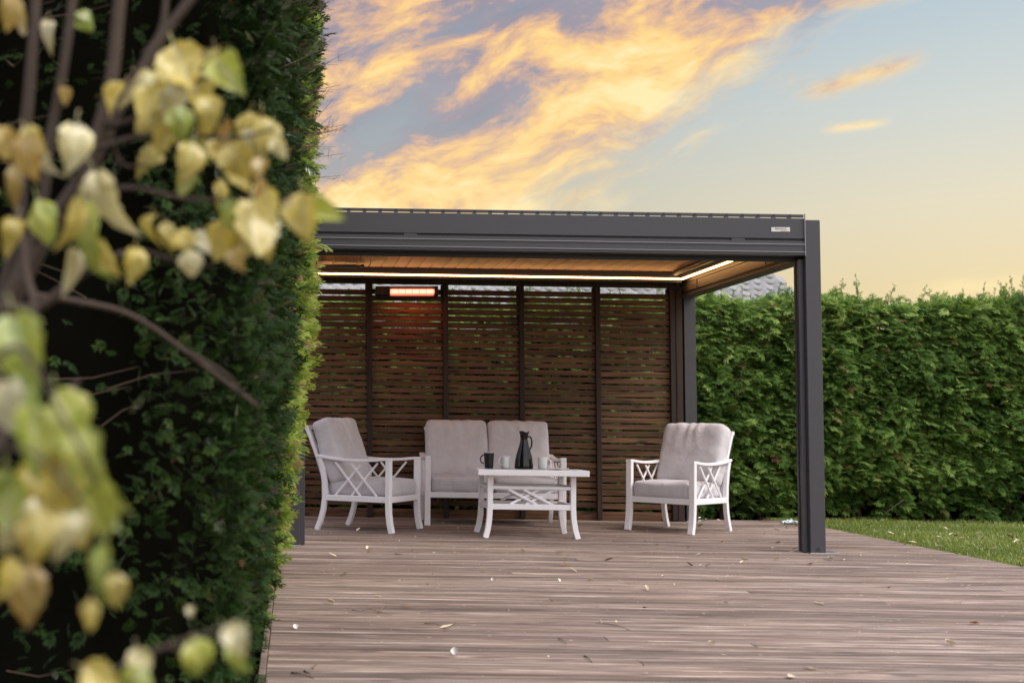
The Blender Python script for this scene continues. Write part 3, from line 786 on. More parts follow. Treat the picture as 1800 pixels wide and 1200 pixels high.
MB().tube(hp, [.006, .0065, .007, .007, .007, .0065, .005], 8).build('handle', M['black_gloss'], cf, True)
pg = MB().box(-.085, .085, -.06, .06, 0, .004, .001); o = pg.build('notepad', M['paper']); l = on_table(1000, 10.80); o.location = l; o.rotation_euler = (0, TH, R(8)); tag(o, 'white notepad lying flat at the right end of the coffee table', 'notepad')
ph = MB().box(-.07, .07, -.033, .033, 0, .009, .003); o = ph.build('phone', M['black_gloss']); l = on_table(1013, 10.99); o.location = l; o.rotation_euler = (0, TH, R(-14)); tag(o, 'flat black phone on the coffee table beside the white notepad', 'phone')

# ------------------------------------------------------------------ foliage generators
def spray_template(nside, sub, rg, width=.13, droop=.25):
    """flat fan of scale-leaf twigs along +y, length 1; returns verts, tris, tip coordinate"""
    Vv, Tt, tip = [], [], []
    def rh(p, d, ln, wd):
        d = d/np.linalg.norm(d); s_ = np.array([d[1], -d[0], 0.]); o = len(Vv)
        z0 = rg.uniform(-.02, .02)
        for q in (p, p+d*ln*.45+s_*wd*ln, p+d*ln, p+d*ln*.45-s_*wd*ln):
            y = q[1]; r2 = abs(q[0])
            Vv.append([q[0], q[1], q[2]+z0-droop*y*y-droop*.9*r2*r2*2]); tip.append(min(1, max(0, (y*.7+r2*1.1))))
        Tt.append([o, o+1, o+2]); Tt.append([o, o+2, o+3])
    rh(np.array([0, 0, 0.]), np.array([0, 1., 0]), .55, .05); rh(np.array([0, .45, 0.]), np.array([rg.uniform(-.1, .1), 1., 0]), .55, .10)
    for i in range(nside):
        y = .08+.78*i/nside
        for s_ in (-1, 1):
            ln = (.50*(1-y)**.7+.10)*rg.uniform(.75, 1.15); an = R(rg.uniform(32, 52))
            d = np.array([s_*math.sin(an), math.cos(an), 0]); p = np.array([0, y+rg.uniform(-.03, .03), 0.])
            rh(p, d, ln, width)
            if sub:
                for k in range(sub):
                    f = .3+.4*k/max(1, sub-1) if sub > 1 else .45
                    s2 = 1 if (k % 2) else -1
                    a2 = an+s2*R(35); d2 = np.array([s_*math.sin(a2), math.cos(a2), 0]); rh(p+d*ln*f, d2, ln*.5, width*1.2)
    return np.array(Vv), np.array(Tt), np.array(tip)

def frames(d, up):
    d = d/np.linalg.norm(d, axis=1, keepdims=True)
    x = np.cross(d, up); x /= np.linalg.norm(x, axis=1, keepdims=True)+1e-9
    z = np.cross(x, d); return np.stack([x, d, z], 2)     # columns

def spray_mesh(name, pos, d, up, size, tmpl, m_, rnd, cl):
    Rm = frames(d, up); n = len(pos); which = nr.integers(0, len(tmpl), n)
    VV, TT, LL = [], [], []; off = 0
    for k, (tv, tt, tp) in enumerate(tmpl):
        ix = np.where(which == k)[0]
        if len(ix) == 0: continue
        vv = np.einsum('nij,vj->nvi', Rm[ix], tv)*size[ix][:, None, None]+pos[ix][:, None, :]
        nv = len(tv); VV.append(vv.reshape(-1, 3))
        TT.append((tt[None]+(np.arange(len(ix))*nv)[:, None, None]+off).reshape(-1, 3)); off += nv*len(ix)
        LL.append(np.stack([np.repeat(rnd[ix], nv), np.tile(tp, len(ix)), np.repeat(cl[ix], nv)], 1))
    return attr_mesh(name, np.concatenate(VV), np.concatenate(TT), np.concatenate(LL), m_)

def lumps(P_, f, seed):
    return np.array([noise.noise(Vector((p[0]*f+seed, p[1]*f, p[2]*f))) for p in P_])

# ------------------------------------------------------------------ back hedge
hedge = thing('hedge', 'long clipped green conifer hedge behind the pergola and along the back of the lawn', 'hedge', (4.5, 14.6, -.12), tilt=False)
HX0, HX1, HY, HD = -1.2, 9.8, 14.05, 1.1
def htop(x): return 2.17+.10*noise.noise(Vector((x*.8, 3, 0)))+.06*noise.noise(Vector((x*2.7, 8, 0)))-S*x+.018*x
def hfront(x, z): return HY-.12*noise.noise(Vector((x*1.1, z*1.3, 1)))-.15*noise.noise(Vector((x*3.2, z*4.2, 2)))+.10*max(0, .5-z)+.07*max(0, z-1.7)
ncl = 12500
cx = HX0+(HX1-HX0)*nr.uniform(0, 1, ncl)
keep = (cx > 3.3) | (nr.uniform(0, 1, ncl) < .35); cx = cx[keep]; ncl = len(cx)
face = nr.uniform(0, 1, ncl)
zt = np.array([htop(x) for x in cx])
cz = np.where(face < .86, -.08+nr.uniform(0, 1, ncl)*(zt+.05), zt-nr.uniform(0, .12, ncl))
cyf = np.array([hfront(x, z) for x, z in zip(cx, cz)])
cy = np.where(face < .86, cyf+nr.uniform(-.02, .16, ncl)+.10*np.maximum(0, .35-cz), cyf+nr.uniform(0, 1, ncl)*HD)
# thinner and patchy near the ground
dens = np.clip((cz+.30)/.75, .35, 1)
keep = nr.uniform(0, 1, ncl) < dens
cx, cy, cz, face = cx[keep], cy[keep], cz[keep], face[keep]; ncl = len(cx)
lat = nr.normal(0, .95, ncl)+.35; upc = nr.normal(.16, .38, ncl)
cd = np.stack([lat, np.where(face < .86, -1.0, nr.normal(-.3, .5, ncl)), np.where(face < .86, upc, nr.uniform(.5, 1.3, ncl))], 1)
cd /= np.linalg.norm(cd, axis=1, keepdims=True)
kk = 6; pos = np.repeat(np.stack([cx, cy, cz], 1), kk, 0)+nr.normal(0, .035, (ncl*kk, 3))
d = np.repeat(cd, kk, 0)+nr.normal(0, .30, (ncl*kk, 3))
up = np.tile([0, -.45, 1.0], (ncl*kk, 1))+nr.normal(0, .35, (ncl*kk, 3))
size = nr.uniform(.075, .165, ncl*kk)
tm = [spray_template(4, 1, nr, .095, .45) for _ in range(6)]
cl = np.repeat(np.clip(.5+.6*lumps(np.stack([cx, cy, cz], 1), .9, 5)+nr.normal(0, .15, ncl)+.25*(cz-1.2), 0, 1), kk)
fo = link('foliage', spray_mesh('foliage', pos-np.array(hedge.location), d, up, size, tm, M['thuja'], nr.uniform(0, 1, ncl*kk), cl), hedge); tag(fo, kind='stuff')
# leaders sticking out of the top
nl_ = 300; lx_ = HX0+(HX1-HX0)*nr.uniform(0, 1, nl_); pl_, dl_ = [], []
st = MB()
for x in lx_:
    big = rng.random() < .22
    h = rng.uniform(.24, .40) if big else rng.uniform(.12, .24); z0 = htop(x)-.08; y0 = HY+rng.uniform(.05, .9); lean = Vector((rng.uniform(-.3, .45), rng.uniform(-.2, .2), 1)).normalized()
    b0 = Vector((x, y0, z0)); ns = int(7+h*44)
    st.tube([b0, b0+lean*h], [.003, .001], 4, False)
    for k in range(ns):
        f = (k+.5)/ns; a = rng.uniform(0, 6.28); pl_.append(b0+lean*h*f); dl_.append((math.cos(a)*.8, math.sin(a)*.8, rng.uniform(.5, 1.3), (1-f*.7)*rng.uniform(.06, .14)))
pl_ = np.array(pl_); dl_ = np.array(dl_); n = len(pl_)
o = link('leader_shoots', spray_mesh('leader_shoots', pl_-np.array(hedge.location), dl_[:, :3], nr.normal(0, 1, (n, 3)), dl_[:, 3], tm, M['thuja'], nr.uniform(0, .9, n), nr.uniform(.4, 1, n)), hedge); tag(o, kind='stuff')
st.v = [tuple(Vector(v)-Vector(hedge.location)) for v in st.v]
o = st.build('leader_twigs', M['thuja_bark'], hedge); tag(o, kind='stuff')
# near-black inner mass painting the shade between the sprays, and trunks
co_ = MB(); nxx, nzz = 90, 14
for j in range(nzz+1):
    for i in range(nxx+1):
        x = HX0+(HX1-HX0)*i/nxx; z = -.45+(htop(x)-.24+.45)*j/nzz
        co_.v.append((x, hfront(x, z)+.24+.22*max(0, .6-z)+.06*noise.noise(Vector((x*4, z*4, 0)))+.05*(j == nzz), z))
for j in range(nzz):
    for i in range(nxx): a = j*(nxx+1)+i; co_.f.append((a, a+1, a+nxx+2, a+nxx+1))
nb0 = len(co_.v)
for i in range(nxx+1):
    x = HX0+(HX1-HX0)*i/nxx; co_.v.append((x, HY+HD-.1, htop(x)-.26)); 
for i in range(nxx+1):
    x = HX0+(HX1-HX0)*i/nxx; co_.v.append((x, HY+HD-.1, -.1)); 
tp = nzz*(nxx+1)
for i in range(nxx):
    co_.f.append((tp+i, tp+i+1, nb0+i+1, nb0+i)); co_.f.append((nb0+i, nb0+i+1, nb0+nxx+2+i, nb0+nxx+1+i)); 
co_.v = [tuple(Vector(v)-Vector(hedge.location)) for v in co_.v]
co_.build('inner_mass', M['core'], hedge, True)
for k in range(34):
    x = HX0+.2+k*.4+rng.uniform(-.08, .08); y = HY+.35+rng.uniform(-.1, .1)
    tr = MB().tube([Vector((x, y, -.15))-Vector(hedge.location), Vector((x+rng.uniform(-.06, .06), y+rng.uniform(-.04, .04), .35))-Vector(hedge.location), Vector((x+rng.uniform(-.08, .08), y+.1, .95))-Vector(hedge.location)], [.030, .024, .018], 7)
    tr.build('trunk', M['thuja_bark'], hedge, True)

# ------------------------------------------------------------------ left hedge
HLX, HY0, HY1, HZ1 = -3.2, 3.3, 8.7, 4.3
lh = thing('hedge', 'tall dark unclipped conifer hedge at the left edge of the deck', 'hedge', (-1.2, 6.0, -.13), tilt=False)
zk = [-.15, .01, .44, 1.34, 2.1, 3.2, 4.4]; xk = [-.115, -.11, -.042, .070, .100, .165, .20]
def lface(y, z):
    p = float(np.interp(z, zk, xk))
    far = min(1, max(0, (y-6.7)/.9)); far = far*far*(3-2*far)*min(1, max(0, (2.5-z)/.5))
    return p*(y/7.4)-.088+.028*far-.055*max(0, 1-(y-3.3)/3.5)+.055*noise.noise(Vector((y*1.6, z*1.5, 3)))+.03*noise.noise(Vector((y*6, z*5, 5)))
def lend(x, z):
    return HY0+.45*max(0, (x+.45)/.45)**2+.13*noise.noise(Vector((x*1.8, z*1.6, 7)))+.07*noise.noise(Vector((x*5, z*5, 1)))
def emit_sprays(n, kind):
    Pp, Dd = [], []
    for _ in range(n):
        z = rng.uniform(-.08, HZ1)
        if kind == 'side':
            y = HY0+.35+(HY1-HY0-.3)*rng.random()
            x = lface(y, z)-abs(rng.gauss(0, .06))+(.05 if rng.random() < .06 else 0); Pp.append((x, y, z)); Dd.append((1.0, rng.gauss(-.1, .5), rng.gauss(.25, .45)))
        elif kind == 'end':
            # dense at the outer corner, thin and bare further in
            x = -(rng.random()**1.9)*2.9+.02
            x = min(x, lface(HY0+.4, z)-.02)
            dn = 1 if x > -.40 else (.62 if z > 1.9 else .26); dn *= .35+.9*max(0, min(1, .5+1.4*noise.noise(Vector((x*2.6, z*2.2, 13)))))
            if rng.random() > dn: continue
            y = lend(x, z)+rng.uniform(0, .22); Pp.append((x, y, z)); Dd.append((rng.gauss(.25, .5), -1.0, rng.gauss(.2, .45)))
        else:
            y = HY1-abs(rng.gauss(0, .05)); x = lface(HY1, z)-rng.random()**1.5*1.6; Pp.append((x, y, z)); Dd.append((rng.gauss(.3, .4), 1.0, rng.gauss(.25, .45)))
    return np.array(Pp), np.array(Dd)
tm2 = [spray_template(4, 1, nr, .13, .25) for _ in range(6)]
A1, B1 = emit_sprays(11000, 'side'); A2, B2 = emit_sprays(13000, 'end'); A3, B3 = emit_sprays(1200, 'far')
pc = np.concatenate([A1, A2, A3]); dc = np.concatenate([B1, B2, B3]); n = len(pc); kk = 2
pos = np.repeat(pc, kk, 0)+nr.normal(0, .02, (n*kk, 3)); d = np.repeat(dc, kk, 0)+nr.normal(0, .3, (n*kk, 3)); up = nr.normal(0, .5, (n*kk, 3))+np.array([0, -.2, .8])
size = nr.uniform(.035, .085, n*kk)*np.clip(.75+(np.repeat(pc[:, 1], kk)-3.5)*.12, .75, 1.35)
cl = np.repeat(np.clip(.30+.45*lumps(pc, 1.3, 2)+.75*np.clip((pc[:, 1]-6.6)/1.6, 0, 1)*(pc[:, 0] > -.35)+nr.normal(0, .1, n), 0, 1), kk)  # tone raised at the far end as painted fringe light
rnd_ = nr.uniform(0, 1, n*kk); fringe_lit = (pos[:, 1] > 6.7+nr.normal(0, .35, n*kk)) & (pos[:, 0] > -.5) & (pos[:, 2] < 2.6+nr.normal(0, .3, n*kk))  # picks the far-end sprays given the painted sunlit colour
size = np.where(fringe_lit, size*1.25, size)
for nm_, sel, mm in (('foliage', ~fringe_lit, M['thuja_shade']), ('lit_foliage', fringe_lit, M['thuja_lit'])):
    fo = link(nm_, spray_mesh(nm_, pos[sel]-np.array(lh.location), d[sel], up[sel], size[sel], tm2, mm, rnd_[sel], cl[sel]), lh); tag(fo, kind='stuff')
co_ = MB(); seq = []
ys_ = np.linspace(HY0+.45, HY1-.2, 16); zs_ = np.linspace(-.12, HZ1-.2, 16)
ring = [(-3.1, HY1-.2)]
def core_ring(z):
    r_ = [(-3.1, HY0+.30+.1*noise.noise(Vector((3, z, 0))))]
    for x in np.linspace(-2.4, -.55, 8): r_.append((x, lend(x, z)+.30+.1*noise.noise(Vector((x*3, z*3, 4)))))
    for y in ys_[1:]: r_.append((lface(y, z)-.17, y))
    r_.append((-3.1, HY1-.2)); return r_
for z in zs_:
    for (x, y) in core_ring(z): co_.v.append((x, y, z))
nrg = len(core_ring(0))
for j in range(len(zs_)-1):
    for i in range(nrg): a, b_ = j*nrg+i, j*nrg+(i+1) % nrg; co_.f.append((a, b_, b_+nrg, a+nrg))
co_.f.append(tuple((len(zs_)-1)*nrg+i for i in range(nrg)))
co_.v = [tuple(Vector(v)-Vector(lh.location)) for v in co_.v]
co_.build('inner_mass', M['core'], lh, True)  # near-black mass paints the shade in the hollow of the hedge
# bare twigs inside the hollow end, and fine twigs against the sky
tw_ = MB(); o0 = Vector(lh.location)
for k in range(260):
    z = rng.uniform(.1, 3.6); x = -rng.uniform(.45, 2.6); y = lend(x, z)+rng.uniform(.10, .30)
    p = Vector((x, y, z)); q = p+Vector((rng.uniform(-.3, .3), rng.uniform(-.12, .05), rng.uniform(-.06, .10))); tw_.tube([p-o0, (p+q)/2+Vector((0, 0, rng.uniform(-.02, .02)))-o0, q-o0], [.002, .0015, .0007], 4, False)
o = tw_.build('bare_twigs', M['thuja_bark'], lh); tag(o, kind='stuff')
tw_ = MB()
for k in range(120):
    y = rng.uniform(4.6, 7.5); z = 1.95+1.7*rng.random()**.8; x = lface(y, z)-.05
    p = Vector((x, y, z)); dd = Vector((rng.uniform(.5, 1), rng.uniform(-.3, .3), rng.uniform(-.2, .9))).normalized(); ln = rng.uniform(.12, .34)
    pts = [p, p+dd*ln*.5, p+dd*ln+Vector((0, 0, .03))]
    tw_.tube([v-o0 for v in pts], [.0022, .0015, .0007], 4, False)
    for j in range(5):
        b0 = p+dd*ln*rng.uniform(.25, .95); b1 = b0+Vector((rng.uniform(-.2, .8), rng.uniform(-.5, .5), rng.uniform(-.4, .8))).normalized()*rng.uniform(.02, .06)
        tw_.tube([b0-o0, b1-o0], [.0011, .0006], 3, False)
o = tw_.build('fine_twigs', M['thuja_bark'], lh); tag(o, kind='stuff')
for k in range(9):
    x = -.75-rng.random()*1.6; y = HY0+1.1+k*.48
    MB().tube([Vector((x, y, -.15))-o0, Vector((x+.05, y, 1.8))-o0, Vector((x, y+.05, 3.9))-o0], [.05, .035, .015], 8).build('trunk', M['thuja_bark'], lh, True)

# ------------------------------------------------------------------ house roof beyond the hedge
HYs = 26.0
hs = thing('house', 'pale house with grey curved-tile roof showing above the hedge behind the pergola', 'house', (5.0, 29, -.15), tilt=False)
e0 = unproj(560, 545, HYs); e1_ = unproj(1440, 545, HYs); zE = e1_.z; xE0, xE1 = e0.x-6, e1_.x-.05
zR, yR = zE+2.05, HYs+3.0
hl = Vector(hs.location)
MB().box(xE0+.5, xE1-.45, HYs+.5, HYs+5.5, -.1, zE+.10).build('wall', M['wall'], hs, world_coords=True)
hip = .75
rf = MB(); pts = [(xE0, HYs, zE), (xE1, HYs, zE), (xE1-hip, yR, zR), (xE0+hip, yR, zR), (xE0, yR+3, zE), (xE1, yR+3, zE)]
rf.add([Vector(p)+Vector((0, 0, -.06)) for p in pts], [(0, 1, 2, 3), (1, 5, 2), (5, 4, 3, 2), (4, 0, 3), (0, 4, 5, 1)])
roof = rf.build('roof', M['tile'], hs, world_coords=True)
tl_ = MB(); tw2, tlen = .25, .34
nu, nv = 6, 3
for j in range(nv+1):
    for i in range(nu+1):
        u = i/nu; v = j/nv
        x = (u-.5)*tw2*1.08; zz = .020*math.cos((u-.5)*2*math.pi)+.022*(1-v); yy_ = v*tlen - (.045*math.cos((u-.5)*2*math.pi)*(1-v))
        tl_.v.append((x, yy_, zz))
for j in range(nv):
    for i in range(nu): a = j*(nu+1)+i; tl_.f.append((a, a+1, a+nu+2, a+nu+1))
b0 = len(tl_.v)
for i in range(nu+1): x, y_, z = tl_.v[i]; tl_.v.append((x, y_+.004, z-.03))
for i in range(nu): tl_.f.append((i, b0+i, b0+i+1, i+1))
tme = tl_.mesh('tile', M['tile'], True)
sl_ang = math.atan2(zR-zE, yR-HYs); slen = math.hypot(zR-zE, yR-HYs); rows = int(slen/.26)
nT = 0; cand = []
for r_ in range(rows):
    f = r_*.26/slen; ya = HYs+(yR-HYs)*f; za = zE+(zR-zE)*f
    n_ = int((xE1-hip*f-(xE0+hip*f))/tw2)
    for c_ in range(n_):
        x = xE1-hip*f-.16-c_*tw2-(tw2/2 if r_ % 2 else 0); cand.append((x, ya, za))
cand.sort(key=lambda p: -p[0])
extra = MB()
for k, (x, ya, za) in enumerate(cand):
    if k < 290:
        link('tile', tme, roof, Vector((x, ya, za+.02))-hl-Vector(roof.location)+hl*0+Vector((0, 0, 0))+(hl-hl) if False else Vector((x, ya, za+.02)), (sl_ang, 0, 0))
    else:
        Rx = Matrix.Rotation(sl_ang, 3, 'X'); extra.add([Rx @ Vector(v)+Vector((x, ya, za+.02)) for v in tl_.v], tl_.f)
o = extra.build('far_tiles', M['tile'], roof, True); tag(o, kind='stuff')

# ------------------------------------------------------------------ foreground shrub
shrub = thing('shrub', 'leafy shrub with yellowing leaves and brown stems close to the camera at left', 'shrub', (-.75, 1.75, -.13), tilt=False)
sl0 = Vector(shrub.location)
def stem(pp, wpx, D_, D2=None):
    n_ = len(pp); D2 = D2 or D_
    raw = [unproj(x, y, D_+(D2-D_)*i/(n_-1)) for i, (x, y) in enumerate(pp)]
    pts = []
    for i in range(n_-1):
        p0 = raw[max(i-1, 0)]; p1 = raw[i]; p2 = raw[i+1]; p3 = raw[min(i+2, n_-1)]
        for k in range(5):
            t_ = k/5; pts.append(.5*((2*p1)+(p2-p0)*t_+(2*p0-5*p1+4*p2-p3)*t_*t_+(3*p1-p0-3*p2+p3)*t_**3))
    pts.append(raw[-1])
    nn_ = len(pts); w0, w1 = wpx
    rad = [(w0+(w1-w0)*i/(nn_-1))*.42*D_/F*(1+.08*noise.noise(Vector((i*.7, w0, 0)))) for i in range(nn_)]
    MB().tube([p+Vector((noise.noise(p*9)*.004, 0, 0))-sl0 for p in pts], rad, 9).build('stem', M['bark'], shrub, True)
stem([(-420, 1900), (-160, 1000), (-40, 640), (20, 520), (80, 410), (150, 310), (192, 225)], (60, 34), 1.75)
stem([(-20, 600), (28, 420), (40, 250), (58, 90), (66, -120)], (34, 20), 1.8)
stem([(20, 520), (72, 360), (92, 230), (118, 80), (140, -120)], (26, 18), 1.75)
stem([(110, 400), (165, 262), (198, 110), (222, -120)], (34, 26), 1.7)
stem([(192, 225), (225, 160), (285, 62), (345, -20), (420, -150)], (30, 17), 1.7)
stem([(250, 100), (285, 40), (290, -100)], (16, 12), 1.7)
stem([(-60, 760), (-10, 560), (70, 540), (160, 470), (240, 440)], (36, 12), 1.6)
stem([(60, 520), (150, 533), (232, 556), (330, 622), (452, 714)], (16, 11), 1.9, 2.1)
stem([(330, 618), (400, 660), (425, 690)], (9, 6), 1.95, 2.05)
stem([(75, 745), (105, 700), (140, 668)], (18, 10), 1.5)
stem([(-10, 800), (60, 560), (45, 470), (20, 300)], (26, 14), 1.5, 1.6)
stem([(192, 225), (262, 198), (330, 150), (412, 118)], (12, 6), 1.7, 1.6)
stem([(175, 262), (250, 240), (340, 238), (410, 243), (480, 228)], (14, 5), 1.68, 1.6)
stem([(200, 250), (220, 290), (262, 290)], (8, 5), 1.68)
stem([(110, 370), (215, 330), (330, 350), (430, 352), (530, 362)], (14, 5), 1.68, 1.6)
stem([(150, 470), (235, 440), (300, 455), (375, 470)], (9, 5), 1.6)
stem([(60, 430), (130, 330), (140, 220)], (10, 6), 1.6, 1.5)
stem([(-200, 900), (-60, 700), (30, 610), (100, 720), (170, 850)], (24, 8), .98)
stem([(-200, 950), (-40, 800), (60, 800), (150, 900)], (18, 6), .95)
stem([(-300, 1500), (60, 1260), (200, 1178), (290, 1136), (398, 1102)], (22, 9), 1.3)
stem([(290, 1136), (340, 1150), (352, 1190)], (9, 5), 1.3)

def leaf_mesh(seed, curl, fold):
    rg = random.Random(seed); mb = MB(); nu, nv = 8, 12
    for j in range(nv+1):
        v = j/nv; hw = .40*(math.sin(math.pi*min(1, v*.98+.02)**.72))**.85*(1-.25*v)+.002
        if v > .9: hw *= (1-v)/.1*.8+.2*(1-v)/.1
        for i in range(nu+1):
            u = -1+2*i/nu
            x = u*hw*(1+.07*math.sin(j*2.3+seed)+(.08 if abs(u) == 1 else 0)*math.sin(j*3.7+seed*2)); y = v+.03*math.sin(seed+u*3)*(1-v)
            z = fold*abs(u)*hw - curl*(v-.3)**2 + .10*noise.noise(Vector((u*1.8+seed, v*3, seed)))+.03*math.sin(u*6+v*9+seed)*hw*2
            mb.v.append((x*.05, (y)*.05, z*.05))
    for j in range(nv):
        for i in range(nu): a = j*(nu+1)+i; mb.f.append((a, a+1, a+nu+2, a+nu+1))
    o_ = len(mb.v); pt = MB().tube([(0, -.012, .004), (0, -.004, .001), (0, .002, 0)], .0006, 5); mb.add(pt.v, pt.f)
    return mb
leaf_m = {}
for mk in ('leaf_y', 'leaf_p', 'leaf_g', 'leaf_o'):
    leaf_m[mk] = [leaf_mesh(s_, c_, f_).mesh('leaf', M[mk], True) for s_, c_, f_ in ((1, .5, .55), (2, 1.2, .3), (3, .2, .9), (4, .8, -.4), (5, 1.5, .5), (6, -.5, .5), (7, .9, .1))]
def leaf(px, py, w_, h_, col, D_, ang=None, yaw=None):
    """centre at a pixel; the blade hangs down from its stalk"""
    D_ += rng.uniform(-.07, .07)
    c = unproj(px, py, D_); L_ = max(h_, w_*1.15)*rng.uniform(.8, 1.12)*(.92 if D_ < 1.1 else 1.0)*D_/F/.05; ws = min(1.2, max(.5, (w_*D_/F)/(L_*.05*.72)))
    a = R(ang if ang is not None else rng.uniform(-35, 35))          # tilt in the picture: 0 hangs straight down, + leans right
    dirn = Vector((math.sin(a), rng.uniform(-.35, .25), -math.cos(a))).normalized()
    nrm = Vector((rng.uniform(-1.1, 1.1) if yaw is None else yaw, -1, rng.uniform(-.1, .8)))
    nrm = (nrm-dirn*nrm.dot(dirn)).normalized(); xx = dirn.cross(nrm)
    Rm = Matrix((xx, dirn, nrm)).transposed()
    o = link('leaf', rng.choice(leaf_m[col]), shrub, c-dirn*(L_*.05*.5)-sl0, Rm.to_euler(), (L_*ws, L_, L_))
LV = [  # x, y, w, h, colour, depth, angle
 (205, 175, 40, 62, 'y', 1.68, -30), (322, 125, 85, 80, 'y', 1.62, 20), (345, 165, 60, 85, 'y', 1.66, 10), (300, 195, 70, 90, 'p', 1.6, -15), (262, 190, 45, 80, 'y', 1.66, -20), (320, 215, 60, 70, 'g', 1.62, 10),
 (405, 135, 65, 85, 'g', 1.58, 35), (378, 112, 50, 60, 'y', 1.66, 0), (278, 222, 70, 40, 'y', 1.64, 40), (365, 200, 50, 80, 'y', 1.68, 5), (352, 145, 40, 55, 'o', 1.7, -30), (245, 150, 24, 75, 'p', 1.7, -35),
 (470, 235, 62, 75, 'y', 1.58, 15), (445, 255, 42, 70, 'p', 1.6, 30), (418, 285, 65, 75, 'y', 1.62, 25), (335, 285, 58, 85, 'y', 1.62, -5), (388, 272, 50, 70, 'y', 1.66, 5), (258, 280, 56, 44, 'y', 1.64, -60), (330, 330, 45, 46, 'g', 1.64, -40), (402, 236, 40, 50, 'o', 1.64, 10),
 (133, 258, 66, 90, 'p', 1.5, 0), (46, 278, 72, 88, 'o', 1.48, 0), (6, 252, 50, 75, 'o', 1.5, 20), (70, 388, 60, 92, 'g', 1.5, 10), (25, 330, 30, 90, 'o', 1.5, 0), (185, 355, 60, 110, 'p', 1.48, 20), (150, 410, 60, 110, 'g', 1.5, 5), (122, 395, 40, 95, 'y', 1.5, -15), (168, 462, 46, 72, 'g', 1.5, 15), (192, 455, 36, 80, 'y', 1.5, 30), (88, 295, 24, 50, 'p', 1.5, 15),
 (238, 468, 44, 62, 'y', 1.52, 0), (335, 466, 52, 58, 'p', 1.56, 5), (262, 402, 34, 50, 'y', 1.6, -15), (296, 415, 30, 56, 'y', 1.6, 20), (322, 422, 48, 56, 'y', 1.58, 45), (350, 432, 40, 60, 'p', 1.6, 60), (385, 425, 60, 60, 'y', 1.6, -10),
 (398, 378, 46, 56, 'g', 1.58, -10), (392, 340, 28, 50, 'y', 1.62, 0), (440, 408, 96, 100, 'p', 1.55, 0), (420, 425, 60, 80, 'y', 1.6, -25), (465, 420, 55, 70, 'y', 1.58, 30), (482, 368, 55, 86, 'y', 1.56, 20), (538, 385, 66, 100, 'y', 1.52, 5), (570, 378, 48, 84, 'g', 1.54, 82), (470, 345, 30, 60, 'o', 1.6, 10),
 (120, 478, 32, 82, 'p', 1.5, -10), (18, 25, 40, 70, 'o', 1.6, -15), (44, 38, 36, 60, 'o', 1.6, 20), (150, 36, 40, 30, 'g', 1.75, 50), (84, 58, 26, 56, 'p', 1.75, 0), (112, 170, 24, 40, 'o', 1.75, 10),
 # lower cluster, nearer the lens
 (40, 620, 99, 150, 'g', 1.06, 15), (60, 760, 81, 150, 'g', 1.10, 10), (120, 745, 90, 150, 'g', 1.12, 20), (140, 800, 81, 150, 'g', 1.06, 25), (165, 850, 72, 140, 'g', 1.10, 30), (195, 880, 54, 120, 'g', 1.12, 30), (60, 880, 99, 140, 'y', 1.06, -8), (140, 920, 72, 120, 'y', 1.10, 10), (30, 930, 81, 120, 'p', 1.06, -15), (48, 1048, 72, 130, 'o', 1.10, 8), (206, 1042, 45, 70, 'y', 1.12, 15), (172, 1005, 45, 110, 'g', 1.06, -5), (8, 1020, 45, 90, 'y', 1.08, -10), (150, 1080, 54, 60, 'y', 1.10, -20), (5, 880, 54, 120, 'g', 1.12, 0), (120, 875, 63, 110, 'g', 1.06, -15),
 (300, 150, 60, 80, 'y', 1.68, 20), (255, 165, 40, 70, 'y', 1.7, 30), (290, 250, 40, 60, 'y', 1.66, -25), (430, 225, 40, 60, 'y', 1.62, -20), (490, 260, 30, 50, 'p', 1.6, 20), (415, 320, 50, 60, 'y', 1.62, 30), (455, 300, 30, 50, 'o', 1.64, -20), (358, 262, 40, 60, 'g', 1.66, 20), (20, 410, 40, 70, 'y', 1.5, -15), (215, 390, 34, 70, 'p', 1.52, 20), (415, 455, 40, 50, 'o', 1.58, 20), (60, 250, 40, 60, 'y', 1.5, 30),
 (60, 780, 90, 150, 'g', 1.0, 8), (100, 860, 80, 140, 'y', 1.0, -8), (150, 830, 70, 140, 'g', 1.02, 24), (20, 880, 80, 130, 'g', .99, 5), (120, 930, 70, 120, 'p', 1.0, 12), (60, 940, 70, 110, 'y', 1.02, -12), (25, 730, 90, 130, 'p', .98, 20), (170, 900, 56, 120, 'g', 1.0, 18),
 # bottom
 (350, 1160, 66, 92, 'g', 1.25, 15), (416, 1122, 54, 72, 'p', 1.28, 45), (242, 1172, 46, 70, 'p', 1.22, 10), (178, 1192, 60, 40, 'y', 1.2, 60), (420, 1165, 26, 70, 'g', 1.3, 35), (232, 1205, 60, 50, 'g', 1.2, -40), (336, 1075, 22, 22, 'p', 1.4, 40),
]
for (x, y, w_, h_, c_, D_, a) in LV: leaf(x, y, w_, h_, 'leaf_'+c_, D_, a)
for k in range(26):          # leaves of the same shrub above and left of the frame
    leaf(rng.uniform(-420, -40), rng.uniform(-200, 900), rng.uniform(50, 80), rng.uniform(60, 100), 'leaf_'+rng.choice('yypgo'), 1.6)

